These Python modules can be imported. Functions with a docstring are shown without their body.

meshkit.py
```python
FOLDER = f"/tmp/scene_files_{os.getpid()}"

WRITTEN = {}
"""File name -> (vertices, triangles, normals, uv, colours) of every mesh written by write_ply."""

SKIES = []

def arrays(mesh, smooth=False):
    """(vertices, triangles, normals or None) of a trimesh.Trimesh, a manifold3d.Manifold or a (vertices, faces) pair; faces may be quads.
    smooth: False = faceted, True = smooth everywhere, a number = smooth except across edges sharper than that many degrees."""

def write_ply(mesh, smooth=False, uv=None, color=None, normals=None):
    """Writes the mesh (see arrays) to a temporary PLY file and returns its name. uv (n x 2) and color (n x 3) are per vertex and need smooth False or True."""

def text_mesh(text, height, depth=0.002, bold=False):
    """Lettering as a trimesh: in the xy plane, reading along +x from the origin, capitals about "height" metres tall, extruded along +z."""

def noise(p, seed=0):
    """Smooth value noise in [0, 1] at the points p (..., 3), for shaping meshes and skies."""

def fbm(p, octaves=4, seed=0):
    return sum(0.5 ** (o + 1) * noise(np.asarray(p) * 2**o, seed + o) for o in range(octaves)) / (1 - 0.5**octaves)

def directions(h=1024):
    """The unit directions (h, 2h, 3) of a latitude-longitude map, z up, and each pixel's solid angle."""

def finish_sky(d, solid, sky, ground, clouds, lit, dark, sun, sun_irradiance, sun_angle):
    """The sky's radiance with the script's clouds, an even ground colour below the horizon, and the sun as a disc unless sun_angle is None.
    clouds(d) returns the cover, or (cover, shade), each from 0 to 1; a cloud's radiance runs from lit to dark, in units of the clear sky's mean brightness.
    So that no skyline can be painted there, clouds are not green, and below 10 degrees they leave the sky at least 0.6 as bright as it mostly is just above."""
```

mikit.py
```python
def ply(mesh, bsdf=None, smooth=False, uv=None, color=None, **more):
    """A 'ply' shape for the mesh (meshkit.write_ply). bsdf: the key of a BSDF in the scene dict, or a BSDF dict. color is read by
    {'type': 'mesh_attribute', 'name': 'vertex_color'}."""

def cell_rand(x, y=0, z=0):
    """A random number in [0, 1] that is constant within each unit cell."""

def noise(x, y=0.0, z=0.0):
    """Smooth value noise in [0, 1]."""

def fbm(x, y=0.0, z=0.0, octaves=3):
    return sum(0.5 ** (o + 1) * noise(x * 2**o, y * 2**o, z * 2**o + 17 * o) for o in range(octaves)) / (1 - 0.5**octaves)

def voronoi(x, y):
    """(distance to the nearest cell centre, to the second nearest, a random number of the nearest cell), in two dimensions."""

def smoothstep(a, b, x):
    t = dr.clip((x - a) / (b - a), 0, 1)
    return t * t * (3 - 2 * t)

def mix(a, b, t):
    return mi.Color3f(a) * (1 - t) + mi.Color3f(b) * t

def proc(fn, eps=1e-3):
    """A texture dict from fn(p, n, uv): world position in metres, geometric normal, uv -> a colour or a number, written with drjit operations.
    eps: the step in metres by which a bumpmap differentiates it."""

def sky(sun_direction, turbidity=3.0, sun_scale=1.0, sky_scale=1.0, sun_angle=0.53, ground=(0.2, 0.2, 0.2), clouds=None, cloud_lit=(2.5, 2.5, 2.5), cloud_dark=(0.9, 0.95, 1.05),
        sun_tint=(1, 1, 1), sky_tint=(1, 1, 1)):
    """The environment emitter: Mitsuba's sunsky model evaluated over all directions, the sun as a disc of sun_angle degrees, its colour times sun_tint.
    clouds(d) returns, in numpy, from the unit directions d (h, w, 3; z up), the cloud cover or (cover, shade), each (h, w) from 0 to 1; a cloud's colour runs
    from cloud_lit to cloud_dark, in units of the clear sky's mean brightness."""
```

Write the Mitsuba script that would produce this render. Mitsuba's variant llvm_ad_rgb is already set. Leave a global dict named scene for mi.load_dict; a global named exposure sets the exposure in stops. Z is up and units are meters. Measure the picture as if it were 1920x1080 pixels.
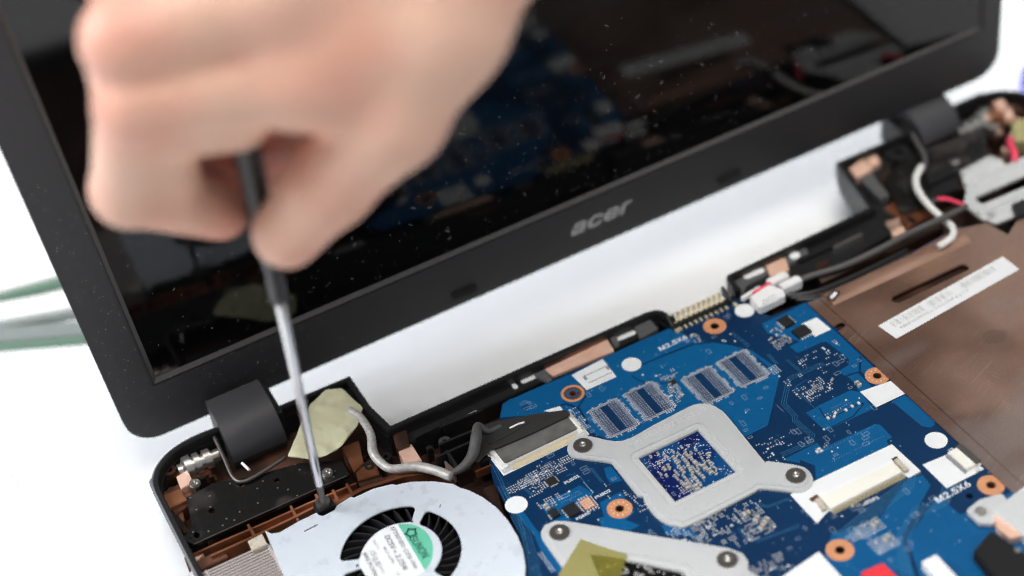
import math, random
import numpy as np, trimesh, drjit as dr, mitsuba as mi, mikit, meshkit
import manifold3d as m3
from shapely.geometry import Polygon, Point, LineString, box as sbox, MultiPolygon
from shapely.ops import unary_union
from shapely import affinity
from mikit import proc, noise, fbm, cell_rand, voronoi, smoothstep, mix

T = mi.ScalarTransform4f
MM = 0.001                                   # everything below is written in millimetres
rnd = random.Random(7)
scene, labels = {}, {}

# ------------------------------------------------------------------ camera, light, exposure
scene['camera'] = {'type': 'thinlens', 'fov': 34.2332, 'fov_axis': 'x', 'aperture_radius': 0.0074, 'focus_distance': 0.563,
                   'near_clip': 0.02, 'far_clip': 20.0, 'to_world': T([[-0.879038, 0.377796, 0.290796, -0.223073], [0.463996, 0.537794, 0.703907, -0.3301], [0.109544, 0.753689, -0.648037, 0.407319], [0.0, 0.0, 0.0, 1.0]])}
exposure = 0.93
scene['room_light'] = {'type': 'constant', 'radiance': {'type': 'rgb', 'value': [0.185, 0.195, 0.207]}}


def lamp(key, center, target, w, h, rgb):
    c, t = np.array(center, float), np.array(target, float)
    scene[key] = {'type': 'rectangle', 'to_world': T().look_at(origin=list(c), target=list(t), up=[0.1, 0.9, 0.2]).scale([w / 2, h / 2, 1]),
                  'bsdf': {'type': 'diffuse', 'reflectance': {'type': 'rgb', 'value': 0.6}},
                  'emitter': {'type': 'area', 'radiance': {'type': 'rgb', 'value': rgb}}}


lamp('ceiling_lamp', (0.02, -0.30, 1.75), (0.0, 0.1, 0), 0.85, 0.85, [5.0, 4.8, 4.55])
lamp('window_light', (-1.5, 0.75, 1.35), (-0.05, 0.05, 0), 1.3, 1.1, [5.2, 5.35, 5.6])
labels['ceiling_lamp'] = {'label': 'small square lamp hanging high above the table', 'category': 'lamp'}
labels['window_light'] = {'label': 'tall bright window pane to the left of the table', 'category': 'window'}

# ------------------------------------------------------------------ materials
MAT = {}


def rgb(*v):
    return {'type': 'rgb', 'value': list(v) if len(v) > 1 else [v[0]] * 3}


def mat(name, color, rough=0.4, metal=0.0, spec=0.5, bump=None, scale=None, two=True, **more):
    b = {'type': 'principled', 'base_color': rgb(*color) if isinstance(color, tuple) else color,
         'roughness': rough, 'metallic': metal, 'specular': spec, **more}
    if bump is not None:
        b = {'type': 'bumpmap', 'scale': scale or 1.0, 'tex': bump, 'bsdf': b}
    scene['mat_' + name] = {'type': 'twosided', 'bsdf': b} if two else b
    return name


VC = {'type': 'mesh_attribute', 'name': 'vertex_color'}
mat('table', proc(lambda p, n, uv: mix((.77, .78, .785), (.82, .828, .83), fbm(p.x * 7, p.y * 7))), 0.5, spec=0.15)
mat('bezel', (.024, .0228, .025), 0.46, spec=0.42,
    bump=proc(lambda p, n, uv: noise(p.x * 2600, p.z * 2600, p.y * 2600) * 4e-5, eps=1e-4))
mat('black', (.012, .012, .0125), 0.38, spec=0.45)
mat('black_matt', (.010, .010, .0105), 0.7, spec=0.25)
mat('tape_grey', proc(lambda p, n, uv: mix((.085, .082, .075), (.15, .145, .132), fbm(p.x * 300, p.y * 300))), 0.45, spec=0.5)
mat('ribbon_black', (.028, .027, .026), 0.42)
mat('grey_plastic', (.085, .085, .088), 0.5)
mat('grey_dark', (.055, .052, .05), 0.42)
mat('lid_back', (.10, .105, .11), 0.4)
mat('hinge_grey', (.045, .044, .048), 0.48)
mat('screen', (.0016, .0017, .002), 0.065, spec=0.48)


def black_dusty(p, n, uv):
    d, d2, r = voronoi(p.x * 330, p.y * 330)
    s = dr.select(r > .8, smoothstep(.16, .05, d), 0) * .25
    return mix((.008, .0075, .007), (.035, .031, .028), smoothstep(.5, .75, fbm(p.x * 90, p.y * 90, 3.0))) + mi.Color3f(s * .5)


mat('black_plate', proc(black_dusty), 0.3, spec=0.55, bump=proc(lambda p, n, uv: noise(p.x * 1500, p.y * 1500) * 5e-5, eps=1e-4))


def copper_paint(p, n, uv):
    k = fbm(p.x * 70, p.y * 70, p.z * 70)
    return mix((.13, .045, .02), (.42, .17, .085), smoothstep(.3, .75, k))


mat('copper_paint', proc(copper_paint), 0.36, metal=0.35, spec=0.5)
mat('copper_dark', proc(lambda p, n, uv: mix((.035, .016, .010), (.17, .075, .045), smoothstep(.4, .8, fbm(p.x * 60, p.y * 60, p.z * 60)))), 0.42, metal=0.25)
mat('copper_foil', proc(lambda p, n, uv: mix((.76, .44, .31), (.88, .60, .47), fbm(p.x * 150, p.y * 150))), 0.36, metal=0.22,
    bump=proc(lambda p, n, uv: fbm(p.x * 260, p.y * 260, 1.0) * 5e-4, eps=3e-4))


def shield_col(p, n, uv):
    x, y = p.x * 1000, p.y * 1000
    k = fbm(p.x * 26, p.y * 26, 2.0)
    c = mix((.175, .098, .070), (.33, .205, .155), smoothstep(.3, .7, k))
    c = mix(c, (.44, .25, .165), smoothstep(.55, .8, fbm(x * .035 + 4, y * .05, 1.0)) * .7)
    c = mix(c, (.30, .26, .245), smoothstep(.5, .75, fbm(x * .02 + 9, y * .06 + 2, 3.0)) * .5)  # grey patches paint a sheen into the copper colour
    c = c * (.94 + .12 * noise(x * 2.2, y * 2.2))
    a = x * .93 + y * .36
    b = -x * .36 + y * .93
    sc = smoothstep(.80, .93, noise(a * .08, b * 3.2)) * smoothstep(.45, .7, noise(x * .12 + 9, y * .12))
    sc2 = smoothstep(.84, .94, noise(a * 3.6, b * .10 + 5)) * smoothstep(.5, .75, noise(x * .1 + 3, y * .1 + 4))
    st = smoothstep(5.2, 3.2, dr.sqrt(dr.square((x - 86) * .75) + dr.square(y + 10)) + 2 * noise(x * .4, y * .4))
    return mix(mix(c, (.46, .34, .27), dr.clip(sc + sc2, 0, 1) * .30), (.13, .08, .055), st * .45)


mat('shield', proc(shield_col), 0.24, metal=0.45, spec=0.75,
    bump=proc(lambda p, n, uv: (fbm(p.x * 45, p.y * 45) * 6e-4 + noise(p.x * 900, p.y * 120) * 1.5e-5), eps=4e-4))
mat('copper_ridge', proc(lambda p, n, uv: mix((.30, .165, .115), (.50, .30, .22), fbm(p.x * 70, p.y * 160))), 0.3, metal=0.5)
mat('silver', proc(lambda p, n, uv: mix((.56, .572, .574), (.605, .614, .61), fbm(p.x * 120, p.y * 120))
                   * (1 - .08 * smoothstep(.62, .75, fbm(p.x * 90 + 7, p.y * 90, 2.0)) * smoothstep(.5, .9, noise(p.x * 1100, p.y * 1100)))),
    0.42, metal=0.22, spec=0.6, bump=proc(lambda p, n, uv: noise(p.x * 3000, p.y * 3000) * 5e-6, eps=8e-5))
mat('silver_bright', (.70, .71, .70), 0.3, metal=0.3, spec=0.6)
mat('fan_white', proc(lambda p, n, uv: mix((.55, .60, .645), (.59, .635, .68), fbm(p.x * 40, p.y * 40))
                      * (1 - .1 * smoothstep(.62, .8, fbm(p.x * 300, p.y * 300, 4.0)))), 0.42, spec=0.45)
mat('chrome', (.78, .77, .79), 0.13, metal=1.0)
mat('steel', (.50, .48, .45), 0.32, metal=0.9)
mat('dark_steel', (.15, .135, .125), 0.42, metal=0.75)
mat('board_dark', proc(lambda p, n, uv: mix((.0012, .020, .066), (.002, .031, .095), fbm(p.x * 60, p.y * 60))), 0.4, spec=0.25)
mat('board_navy', proc(lambda p, n, uv: mix((.0015, .010, .085), (.001, .055, .18), smoothstep(.4, .6, fbm(p.x * 110, p.y * 110)))), 0.4, spec=0.25)
mat('board_edge', (.02, .06, .12), 0.6)


def pour_col(p, n, uv):
    # the copper under the solder mask is brighter, with a fine grid of vias
    gx, gy = p.x * 1000 / 1.4, p.y * 1000 / 1.4
    fx, fy = gx - dr.floor(gx) - .5, gy - dr.floor(gy) - .5
    v = smoothstep(.11, .06, dr.sqrt(fx * fx + fy * fy)) * smoothstep(.5, .62, noise(p.x * 75 + 5, p.y * 75))
    return mix(mix((.001, .072, .20), (.0015, .098, .255), fbm(p.x * 50, p.y * 50)), (.001, .035, .11), v * .8)


mat('board_pour', proc(pour_col), 0.42, spec=0.25)
mat('trace', (.03, .14, .27), 0.4, spec=.25)
mat('solder', (.80, .80, .78), 0.28, metal=0.35, spec=0.7)
mat('silk', (.72, .75, .78), 0.6)
mat('silk_dim', (.33, .42, .53), 0.6)
mat('sticker', (.76, .775, .775), 0.55, spec=0.3)
mat('ring_copper', proc(lambda p, n, uv: mix((.70, .30, .145), (.80, .38, .19), fbm(p.x * 300, p.y * 300))), 0.36, metal=0.3)
mat('hole', (.004, .003, .003), 0.8, spec=0.1)
mat('chip', (.014, .0145, .016), 0.42)
mat('component', VC, 0.36, metal=0.12)
mat('cream', (.80, .78, .70), 0.4)
mat('white_plastic', (.80, .80, .79), 0.38)
mat('gold', (.86, .74, .46), 0.32, metal=0.5)
mat('fin', (.66, .60, .57), 0.34, metal=0.45)
mat('blade', (.028, .027, .030), 0.38, spec=0.6)
mat('foam', proc(lambda p, n, uv: mix((.42, .37, .29), (.60, .54, .44), noise(p.x * 2600, p.y * 2600))), 0.85, spec=0.1)
mat('tape_yellow', proc(lambda p, n, uv: mix((.50, .48, .30), (.62, .60, .40), fbm(p.x * 130, p.y * 130))), 0.42,
    bump=proc(lambda p, n, uv: fbm(p.x * 150, p.y * 150, p.z * 150) * 4e-4, eps=4e-4))
mat('kapton', (.28, .255, .095), 0.28, spec=0.6)
scene['mat_kapton_clear'] = {'type': 'principledthin', 'base_color': rgb(.80, .72, .16), 'roughness': .25, 'spec_trans': .8, 'eta': 1.3, 'diff_trans': .3}
mat('cable_grey', proc(lambda p, n, uv: mix((.40, .38, .35), (.53, .51, .47), smoothstep(.3, .7, fbm(p.x * 900 + p.y * 500, p.y * 700 - p.x * 300, p.z * 700)))), 0.45, metal=0.2)
mat('cable_dark', (.075, .072, .070), 0.5)
mat('cable_white', (.78, .77, .74), 0.4)
mat('red', (.72, .035, .045), 0.35)
mat('red_wire', (.80, .06, .12), 0.35)
mat('label_green', (.13, .50, .335), 0.45, spec=0.3)
mat('ink', (.012, .012, .016), 0.5)
mat('ink_grey', (.25, .25, .27), 0.6)
mat('ink_pale', (.46, .46, .45), 0.6)
mat('ink_green', (.006, .05, .035), 0.5)
mat('logo', (.50, .50, .51), 0.3, metal=0.5)
mat('dust', (.60, .60, .58), 0.9, spec=0.1)
mat('skin', VC, 0.46, spec=0.38, bump=proc(lambda p, n, uv: fbm(p.x * 420, p.y * 420, p.z * 420) * 4e-4, eps=4e-4))
mat('nail', (.74, .46, .40), 0.25)
mat('handle', (.016, .016, .017), 0.33)
mat('green', (.13, .22, .16), 0.4)
mat('green_grey', (.22, .25, .235), 0.4)
mat('violet', (.10, .09, .50), 0.45)
mat('violet_film', (.10, .085, .16), 0.3)
mat('olive', (.40, .37, .17), 0.5)

# ------------------------------------------------------------------ helpers


def num(key):
    if key not in scene and key not in USED:
        USED.add(key)
        return key
    i = COUNT.get(key, 0) + 1
    COUNT[key] = i
    return f'{key}_{i:03d}'


USED, COUNT = set(), {}


def tm(v, f):
    return trimesh.Trimesh(np.asarray(v, float), np.asarray(f, int), process=False)


def obj(key, mesh, m, smooth=False, color=None, xf=None, kind=None):
    """ONE entry of scene from a mesh in millimetres; returns its key."""
    key = num(key)
    if isinstance(mesh, list):
        mesh = trimesh.util.concatenate([to_tri(x) for x in mesh])
    mesh = to_tri(mesh).copy()
    if xf is not None:
        mesh.apply_transform(xf)
    mesh.apply_scale(MM)
    scene[key] = mikit.ply(mesh, 'mat_' + m, smooth=smooth, color=color)
    if kind:
        labels.setdefault(key, {})['kind'] = kind
    return key


def copies(key, mesh, m, places, color=None, smooth=False):
    """One entry per place (x, y, z, turn in degrees), all sharing one mesh."""
    mesh = to_tri(mesh).copy()
    mesh.apply_scale(MM)
    d = mikit.ply(mesh, 'mat_' + m, smooth=smooth, color=color)
    for x, y, z, a in places:
        scene[num(key)] = {**d, 'to_world': T().translate([x * MM, y * MM, z * MM]).rotate([0, 0, 1], a)}


def tag(key, label, cat=None, group=None, kind=None):
    d = labels.setdefault(key, {})
    d['label'] = label
    if cat: d['category'] = cat
    if group: d['group'] = group
    if kind: d['kind'] = kind


def to_tri(m):
    if hasattr(m, 'to_mesh'):
        q = m.to_mesh()
        return tm(q.vert_properties[:, :3], q.tri_verts)
    return m


def polys(s):
    return [g for g in getattr(s, 'geoms', [s]) if isinstance(g, Polygon) and g.area > 1e-3]


def ex(s, z0, z1):
    """Extrude a shapely shape or a list of points from z0 to z1."""
    s = Polygon(s) if isinstance(s, list) else s
    if not s.is_valid: s = s.buffer(0)
    out = []
    for g in polys(s):
        m = trimesh.creation.extrude_polygon(g, z1 - z0, engine='earcut')
        m.apply_translation([0, 0, z0])
        out.append(m)
    return trimesh.util.concatenate(out)


def bev(s, z0, z1, b=0.2):
    """Extrusion with a stepped, rounded upper edge."""
    s = Polygon(s) if isinstance(s, list) else s
    tiers = [(s, z0, z1 - b), (s.buffer(-b * .3), z1 - b, z1 - b * .4), (s.buffer(-b), z1 - b * .4, z1)]
    return trimesh.util.concatenate([ex(q, lo_, hi_) for q, lo_, hi_ in tiers if polys(q)])


def rp(pts, r, res=6):
    """A polygon with its corners rounded."""
    s = Polygon(pts) if isinstance(pts, list) else pts
    return s.buffer(-r, quad_segs=res).buffer(2 * r, quad_segs=res).buffer(-r, quad_segs=res)


def rot2(s, a, o=(0, 0)):
    return affinity.rotate(s, a, origin=o)


def bx(cx, cy, z0, sx, sy, h, a=0.0, r=0.0):
    s = sbox(cx - sx / 2, cy - sy / 2, cx + sx / 2, cy + sy / 2)
    if r: s = s.buffer(-r).buffer(r, quad_segs=4)
    return ex(rot2(s, a, (cx, cy)), z0, z0 + h)


def disc(x, y, r, z0, z1, seg=32):
    return ex(Point(x, y).buffer(r, quad_segs=seg // 4), z0, z1)


def ann(x, y, r0, r1, z0, z1, seg=40):
    return ex(Point(x, y).buffer(r1, quad_segs=seg // 4).difference(Point(x, y).buffer(r0, quad_segs=seg // 4)), z0, z1)


def spline(pts, n=10):
    """Catmull-Rom through the points."""
    p = np.array(pts, float)
    p = np.vstack([2 * p[0] - p[1], p, 2 * p[-1] - p[-2]])
    out = []
    for i in range(1, len(p) - 2):
        t = np.linspace(0, 1, n, endpoint=False)[:, None]
        a, b, c, d = p[i - 1], p[i], p[i + 1], p[i + 2]
        out.append(.5 * (2 * b + (c - a) * t + (2 * a - 5 * b + 4 * c - d) * t ** 2 + (3 * b - a - 3 * c + d) * t ** 3))
    return np.vstack(out + [p[-2:-1]])


def tube(pts, r, sides=12, n=10):
    c = spline(pts, n) if n else np.array(pts, float)
    rr = np.interp(np.linspace(0, 1, len(c)), np.linspace(0, 1, len(np.atleast_1d(r))), np.atleast_1d(r)) if np.ndim(r) else np.full(len(c), float(r))
    t = np.gradient(c, axis=0)
    t /= np.linalg.norm(t, axis=1, keepdims=True)
    a = np.cross(t[0], [0, 0, 1.0] if abs(t[0][2]) < .9 else [1.0, 0, 0])
    A = []
    for k in range(len(c)):
        a = a - t[k] * (a @ t[k]); a /= np.linalg.norm(a); A.append(a)
    A = np.array(A); B = np.cross(t, A)
    th = np.arange(sides) * 2 * np.pi / sides
    v = c[:, None] + rr[:, None, None] * (np.cos(th)[None, :, None] * A[:, None] + np.sin(th)[None, :, None] * B[:, None])
    f = []
    for i in range(len(c) - 1):
        for j in range(sides):
            q = i * sides + j, i * sides + (j + 1) % sides, (i + 1) * sides + (j + 1) % sides, (i + 1) * sides + j
            f += [[q[0], q[1], q[2]], [q[0], q[2], q[3]]]
    v = np.vstack([v.reshape(-1, 3), c[:1], c[-1:]])
    e = len(c) * sides
    for j in range(sides):
        f += [[e, (j + 1) % sides, j], [e + 1, e - sides + j, e - sides + (j + 1) % sides]]
    return tm(v, f)


def lathe(prof, axis_o, axis_d, seg=28):
    """Revolve (distance along the axis, radius) pairs about an axis."""
    d = np.array(axis_d, float); d /= np.linalg.norm(d)
    a = np.cross(d, [0, 1.0, 0] if abs(d[1]) < .9 else [1.0, 0, 0]); a /= np.linalg.norm(a)
    b = np.cross(d, a)
    th = np.arange(seg) * 2 * np.pi / seg
    v = np.array([np.array(axis_o) + d * s + r * (math.cos(q) * a + math.sin(q) * b) for s, r in prof for q in th])
    f = []
    for i in range(len(prof) - 1):
        for j in range(seg):
            q = i * seg + j, i * seg + (j + 1) % seg, (i + 1) * seg + (j + 1) % seg, (i + 1) * seg + j
            f += [[q[0], q[1], q[2]], [q[0], q[2], q[3]]]
    return tm(v, f)


def stroke(pts, w, z0, z1):
    return ex(LineString(pts).buffer(w / 2, cap_style=2, join_style=2), z0, z1)


def text(s, h, x, y, z, a, d=0.06, bold=False, sx=1.0):
    m = meshkit.text_mesh(s, h, d, bold)
    m.apply_scale([sx, 1, 1])
    M = trimesh.transformations.rotation_matrix(math.radians(a), [0, 0, 1])
    M[:3, 3] = (x, y, z)
    m.apply_transform(M)
    return m


def ang(p, q):
    return math.degrees(math.atan2(q[1] - p[1], q[0] - p[0]))


def dots(pts, r, z, h=0.05, seg=8):
    """Many small round solder points as one mesh."""
    th = np.arange(seg) * 2 * np.pi / seg
    ring = np.c_[np.cos(th), np.sin(th)]
    V, F = [], []
    for i, p in enumerate(pts):
        rr = p[2] if len(p) > 2 else r
        o = len(V) * (2 * seg + 1)
        V.append(np.vstack([np.c_[ring * rr + p[:2], np.full(seg, z)], np.c_[ring * rr * .7 + p[:2], np.full(seg, z + h)], [[p[0], p[1], z + h * 1.3]]]))
        for j in range(seg):
            k = (j + 1) % seg
            F += [[o + j, o + k, o + seg + k], [o + j, o + seg + k, o + seg + j], [o + seg + j, o + seg + k, o + 2 * seg]]
    return tm(np.vstack(V), F)


def pads(items, z, h=0.06):
    """Many small rectangular solder pads (x, y, sx, sy) as one mesh."""
    V, F = [], []
    base = np.array([[-1, -1, 0], [1, -1, 0], [1, 1, 0], [-1, 1, 0], [-.8, -.8, 1], [.8, -.8, 1], [.8, .8, 1], [-.8, .8, 1]], float)
    fb = np.array([[4, 5, 6], [4, 6, 7], [0, 1, 5], [0, 5, 4], [1, 2, 6], [1, 6, 5], [2, 3, 7], [2, 7, 6], [3, 0, 4], [3, 4, 7]])
    for i, (x, y, sx, sy) in enumerate(items):
        V.append(base * [sx / 2, sy / 2, h] + [x, y, z]); F.append(fb + 8 * i)
    return tm(np.vstack(V), np.vstack(F))


def component(sx, sy, h, body, end=(.56, .56, .55), e=0.24):
    """A chip capacitor or resistor: a body between two bright soldered ends, with its vertex colours."""
    parts, cols = [], []
    for x0, x1, hh, c in ((-sx / 2 + sx * e, sx / 2 - sx * e, h, body), (-sx / 2, -sx / 2 + sx * e, h * .96, end), (sx / 2 - sx * e, sx / 2, h * .96, end)):
        w = sy / 2 * (1.0 if c is end else .96)
        b = trimesh.creation.box([x1 - x0, 2 * w, hh]); b.apply_translation([(x0 + x1) / 2, 0, hh / 2])
        parts.append(b); cols.append(np.tile(c, (len(b.vertices), 1)))
    return trimesh.util.concatenate(parts), np.vstack(cols)


def profile_x(pts, x0, x1):
    """A (y, z) outline swept along x."""
    m = ex([tuple(p) for p in pts], 0, x1 - x0)
    v = m.vertices
    return tm(np.c_[v[:, 2] + x0, v[:, 0], v[:, 1]], m.faces)


# ------------------------------------------------------------------ the table
obj('table', ex(rp([(-1500, -900), (1500, -900), (1500, 1100), (-1500, 1100)], 30), -50, -22), 'table')
tag('table', 'white table top under the opened laptop', 'table', kind='structure')

# ------------------------------------------------------------------ laptop: tray
labels['laptop'] = {'label': 'opened black laptop with its keyboard deck removed and screen standing up', 'category': 'laptop'}
outline = Polygon([(-192, -150), (-192, 86), (-191.6, 89.5), (-190.4, 93), (-188.4, 96.4), (-185.4, 99.4), (-181.6, 101.8), (-177, 103.3), (-172, 103.9), (-166, 104), (-142, 101), (-112.5, 100.5), (-112.5, 82), (-110.5, 69.2), (-7, 69.0), (-4, 68.2), (-2, 66.5), (-1, 62.2), (26, 62.2), (26.6, 67.6), (28, 69.4),
                   (94, 71.5), (101, 102), (135, 102), (165, 106), (175, 106), (184, 102.5), (189, 98), (192, 90), (192, 64), (170, 62), (170, -138), (192, -140), (192, -150)])
wall = outline.difference(outline.buffer(-2.2, join_style=2))
gap_ = sbox(-.2, 57, 25.2, 65)
shell, zs = [ex(outline.buffer(-9.5, join_style=2), -21.5, -19.5)], np.linspace(-1.0, -20.5, 17)
for za, zb in zip(zs[:-1], zs[1:]):              # the underside of the tray curves inwards
    q_ = 10.0 * (1 - math.sqrt(1 - ((-1 - (za + zb) / 2) / 20.5) ** 2)) + .05
    shell.append(ex(outline.buffer(-q_).difference(outline.buffer(-q_ - 2.6)), zb, za))
tray = trimesh.util.concatenate(shell + [bev(wall.difference(gap_), -1, 3, .5)])
obj('laptop__tray', tray, 'black')
obj('laptop__tray__floor', ex(outline.buffer(-2.6, join_style=2), -9.8, -9), 'copper_dark')
obj('laptop__tray__rim_highlight', tube([(x, y, 2.0) for x, y in [(-191.3, -150), (-191.3, -60), (-191.3, 40), (-191.3, 86), (-189.8, 93), (-184.8, 99), (-177, 102.6), (-166, 103.3), (-142, 100.4)]], 1.05, 10, 6), 'lid_back', smooth=True)  # lighter grey tube, its colour painting a highlight along the left tray edge

# black cover plate over the left corner
plate = rp([(-182.9,81.5),(-185.5,68.2),(-187.6,65.9),(-187.7,59.7),(-143.6,59.6),(-131.1,59.4),(-130.8,67.6),(-143.9,74.5),(-160.4,78.1),(-172.6,82.6)], .8)
holes = unary_union([Point((-177.4,70.8)).buffer(1.1), Point((-184.9,63.3)).buffer(1.6), Point((-153.3,71)).buffer(1.1), Point((-164.3,76.2)).buffer(1.0)])
k = obj('laptop__cover_plate', bev(plate.difference(holes), -2.4, -1, .3), 'black_plate')
obj('laptop__cover_plate__edge', ex(LineString([(-187.7,59.7),(-143.6,59.6),(-132.3,59.4)]).buffer(.18), -1.05, -.72), 'dark_steel')


INSIDE = outline.buffer(-2.3, join_style=2)


def screw(key, x, y, z, r=1.9, m='steel', a=20):
    prof = Point(x, y).buffer(r, quad_segs=6)
    cross = unary_union([rot2(sbox(x - r * .62, y - r * .16, x + r * .62, y + r * .16), q, (x, y)) for q in (a, a + 90)])
    return obj(key, [ex(prof, z, z + r * .35), bev(prof.buffer(-.12).difference(cross), z + r * .35, z + r * .62, .2)], m)


for q in ((-178.3,85.2), (-137.5,64)):
    screw('laptop__screw', q[0], q[1], -.95, 2.0)

# copper painted ribs between the cover plate and the fan
obj('laptop__rib', ex(LineString([(-184.6,52),(-170.4,51.9),(-156.9,52.2),(-145,52.8)]).buffer(.45, cap_style=2), -9, -1.0), 'copper_paint')
obj('laptop__rib', ex(LineString([(-192.4,57),(-178.3,57),(-163.2,56.5),(-148.6,56.5),(-130.5,55.8)]).buffer(.4, cap_style=2), -9, -2.2), 'copper_paint')
obj('laptop__rib', ex(LineString([(-142.2,50.1),(-129.9,51.3),(-115,48.8),(-100.2,41.8)]).buffer(.7, cap_style=2), -9, -1.2), 'copper_paint')
for a, b in (((465,985),(478,1006)), ((545,950),(560,978)), ((592,928),(604,946)), ((650,908),(662,928)), ((622,922),(630,940))):
    pass
for seg in ([(-169.1,58.5),(-168.9,52.5)], [(-153.7,58.2),(-154,50.5)], [(-144.5,58.3),(-144.3,53.1)], [(-133.6,56.9),(-133.7,51.2)], [(-138.7,56.9),(-139.1,51.4)]):
    obj('laptop__rib', ex(LineString(seg).buffer(.4, cap_style=2), -9, -1.5), 'copper_paint')
obj('laptop__shelf', ex([(-183.3,55.7),(-169.9,55.7),(-144.3,56.3),(-126.9,55.2),(-129.6,53.5),(-145.5,53.6),(-160.5,52.6),(-164.7,55.6),(-169.8,53.4)], -9, -4.5), 'copper_paint')

# clips, posts and torn foil in the left rear corner
for poly, z0, z1, m in (
        ([(-189.9,90.4),(-180.7,91.6),(-180.4,81.2),(-188.4,77.8)], -9, -3.2, 'copper_dark'),
        ([(-189.6,87.6),(-183.4,87),(-183,80.4),(-189.5,80.4)], -3.2, -1.4, 'copper_paint'),
        ([(-191.4,82.3),(-185.3,81.7),(-186.6,74.8),(-192.1,74.2)], -9, -4, 'copper_paint'),
        ([(-182.8,92.4),(-178.2,93.2),(-178.6,86.6),(-183.2,85.8)], -9, -.6, 'copper_foil'),
        ([(-186.7,101.7),(-180.4,101.1),(-180.8,94.1),(-187.1,95.3)], -9, -2.6, 'copper_dark'),
        ([(-177.9,101.1),(-170.3,99.7),(-171.1,90.5),(-178.5,90.9)], -9, -4.0, 'copper_paint'),
        ([(-192.7,81.7),(-191,70.7),(-187,70.3),(-187.9,80)], -9, -3.6, 'black'),
        ([(-194.3,69.5),(-188.7,69.2),(-188.7,60.9),(-194.7,60)], -9, -4.4, 'copper_dark')):
    obj('laptop__clip', bev(rp(poly, .5).intersection(INSIDE), z0, z1, .35), m)
obj('laptop__foil_flap', ex(rp([(-188.3,57.9),(-183.7,58.2),(-188.6,54.9),(-192.4,54.7)], .3), -9, -3.6), 'copper_foil')
obj('laptop__post', ann(*(-183.8,97.2), 1.2, 2.5, -9, -1.0), 'copper_dark')
obj('laptop__post', ann(*(-186.2,63.4), 1.7, 3.2, -9, -1.2), 'black')

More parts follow.
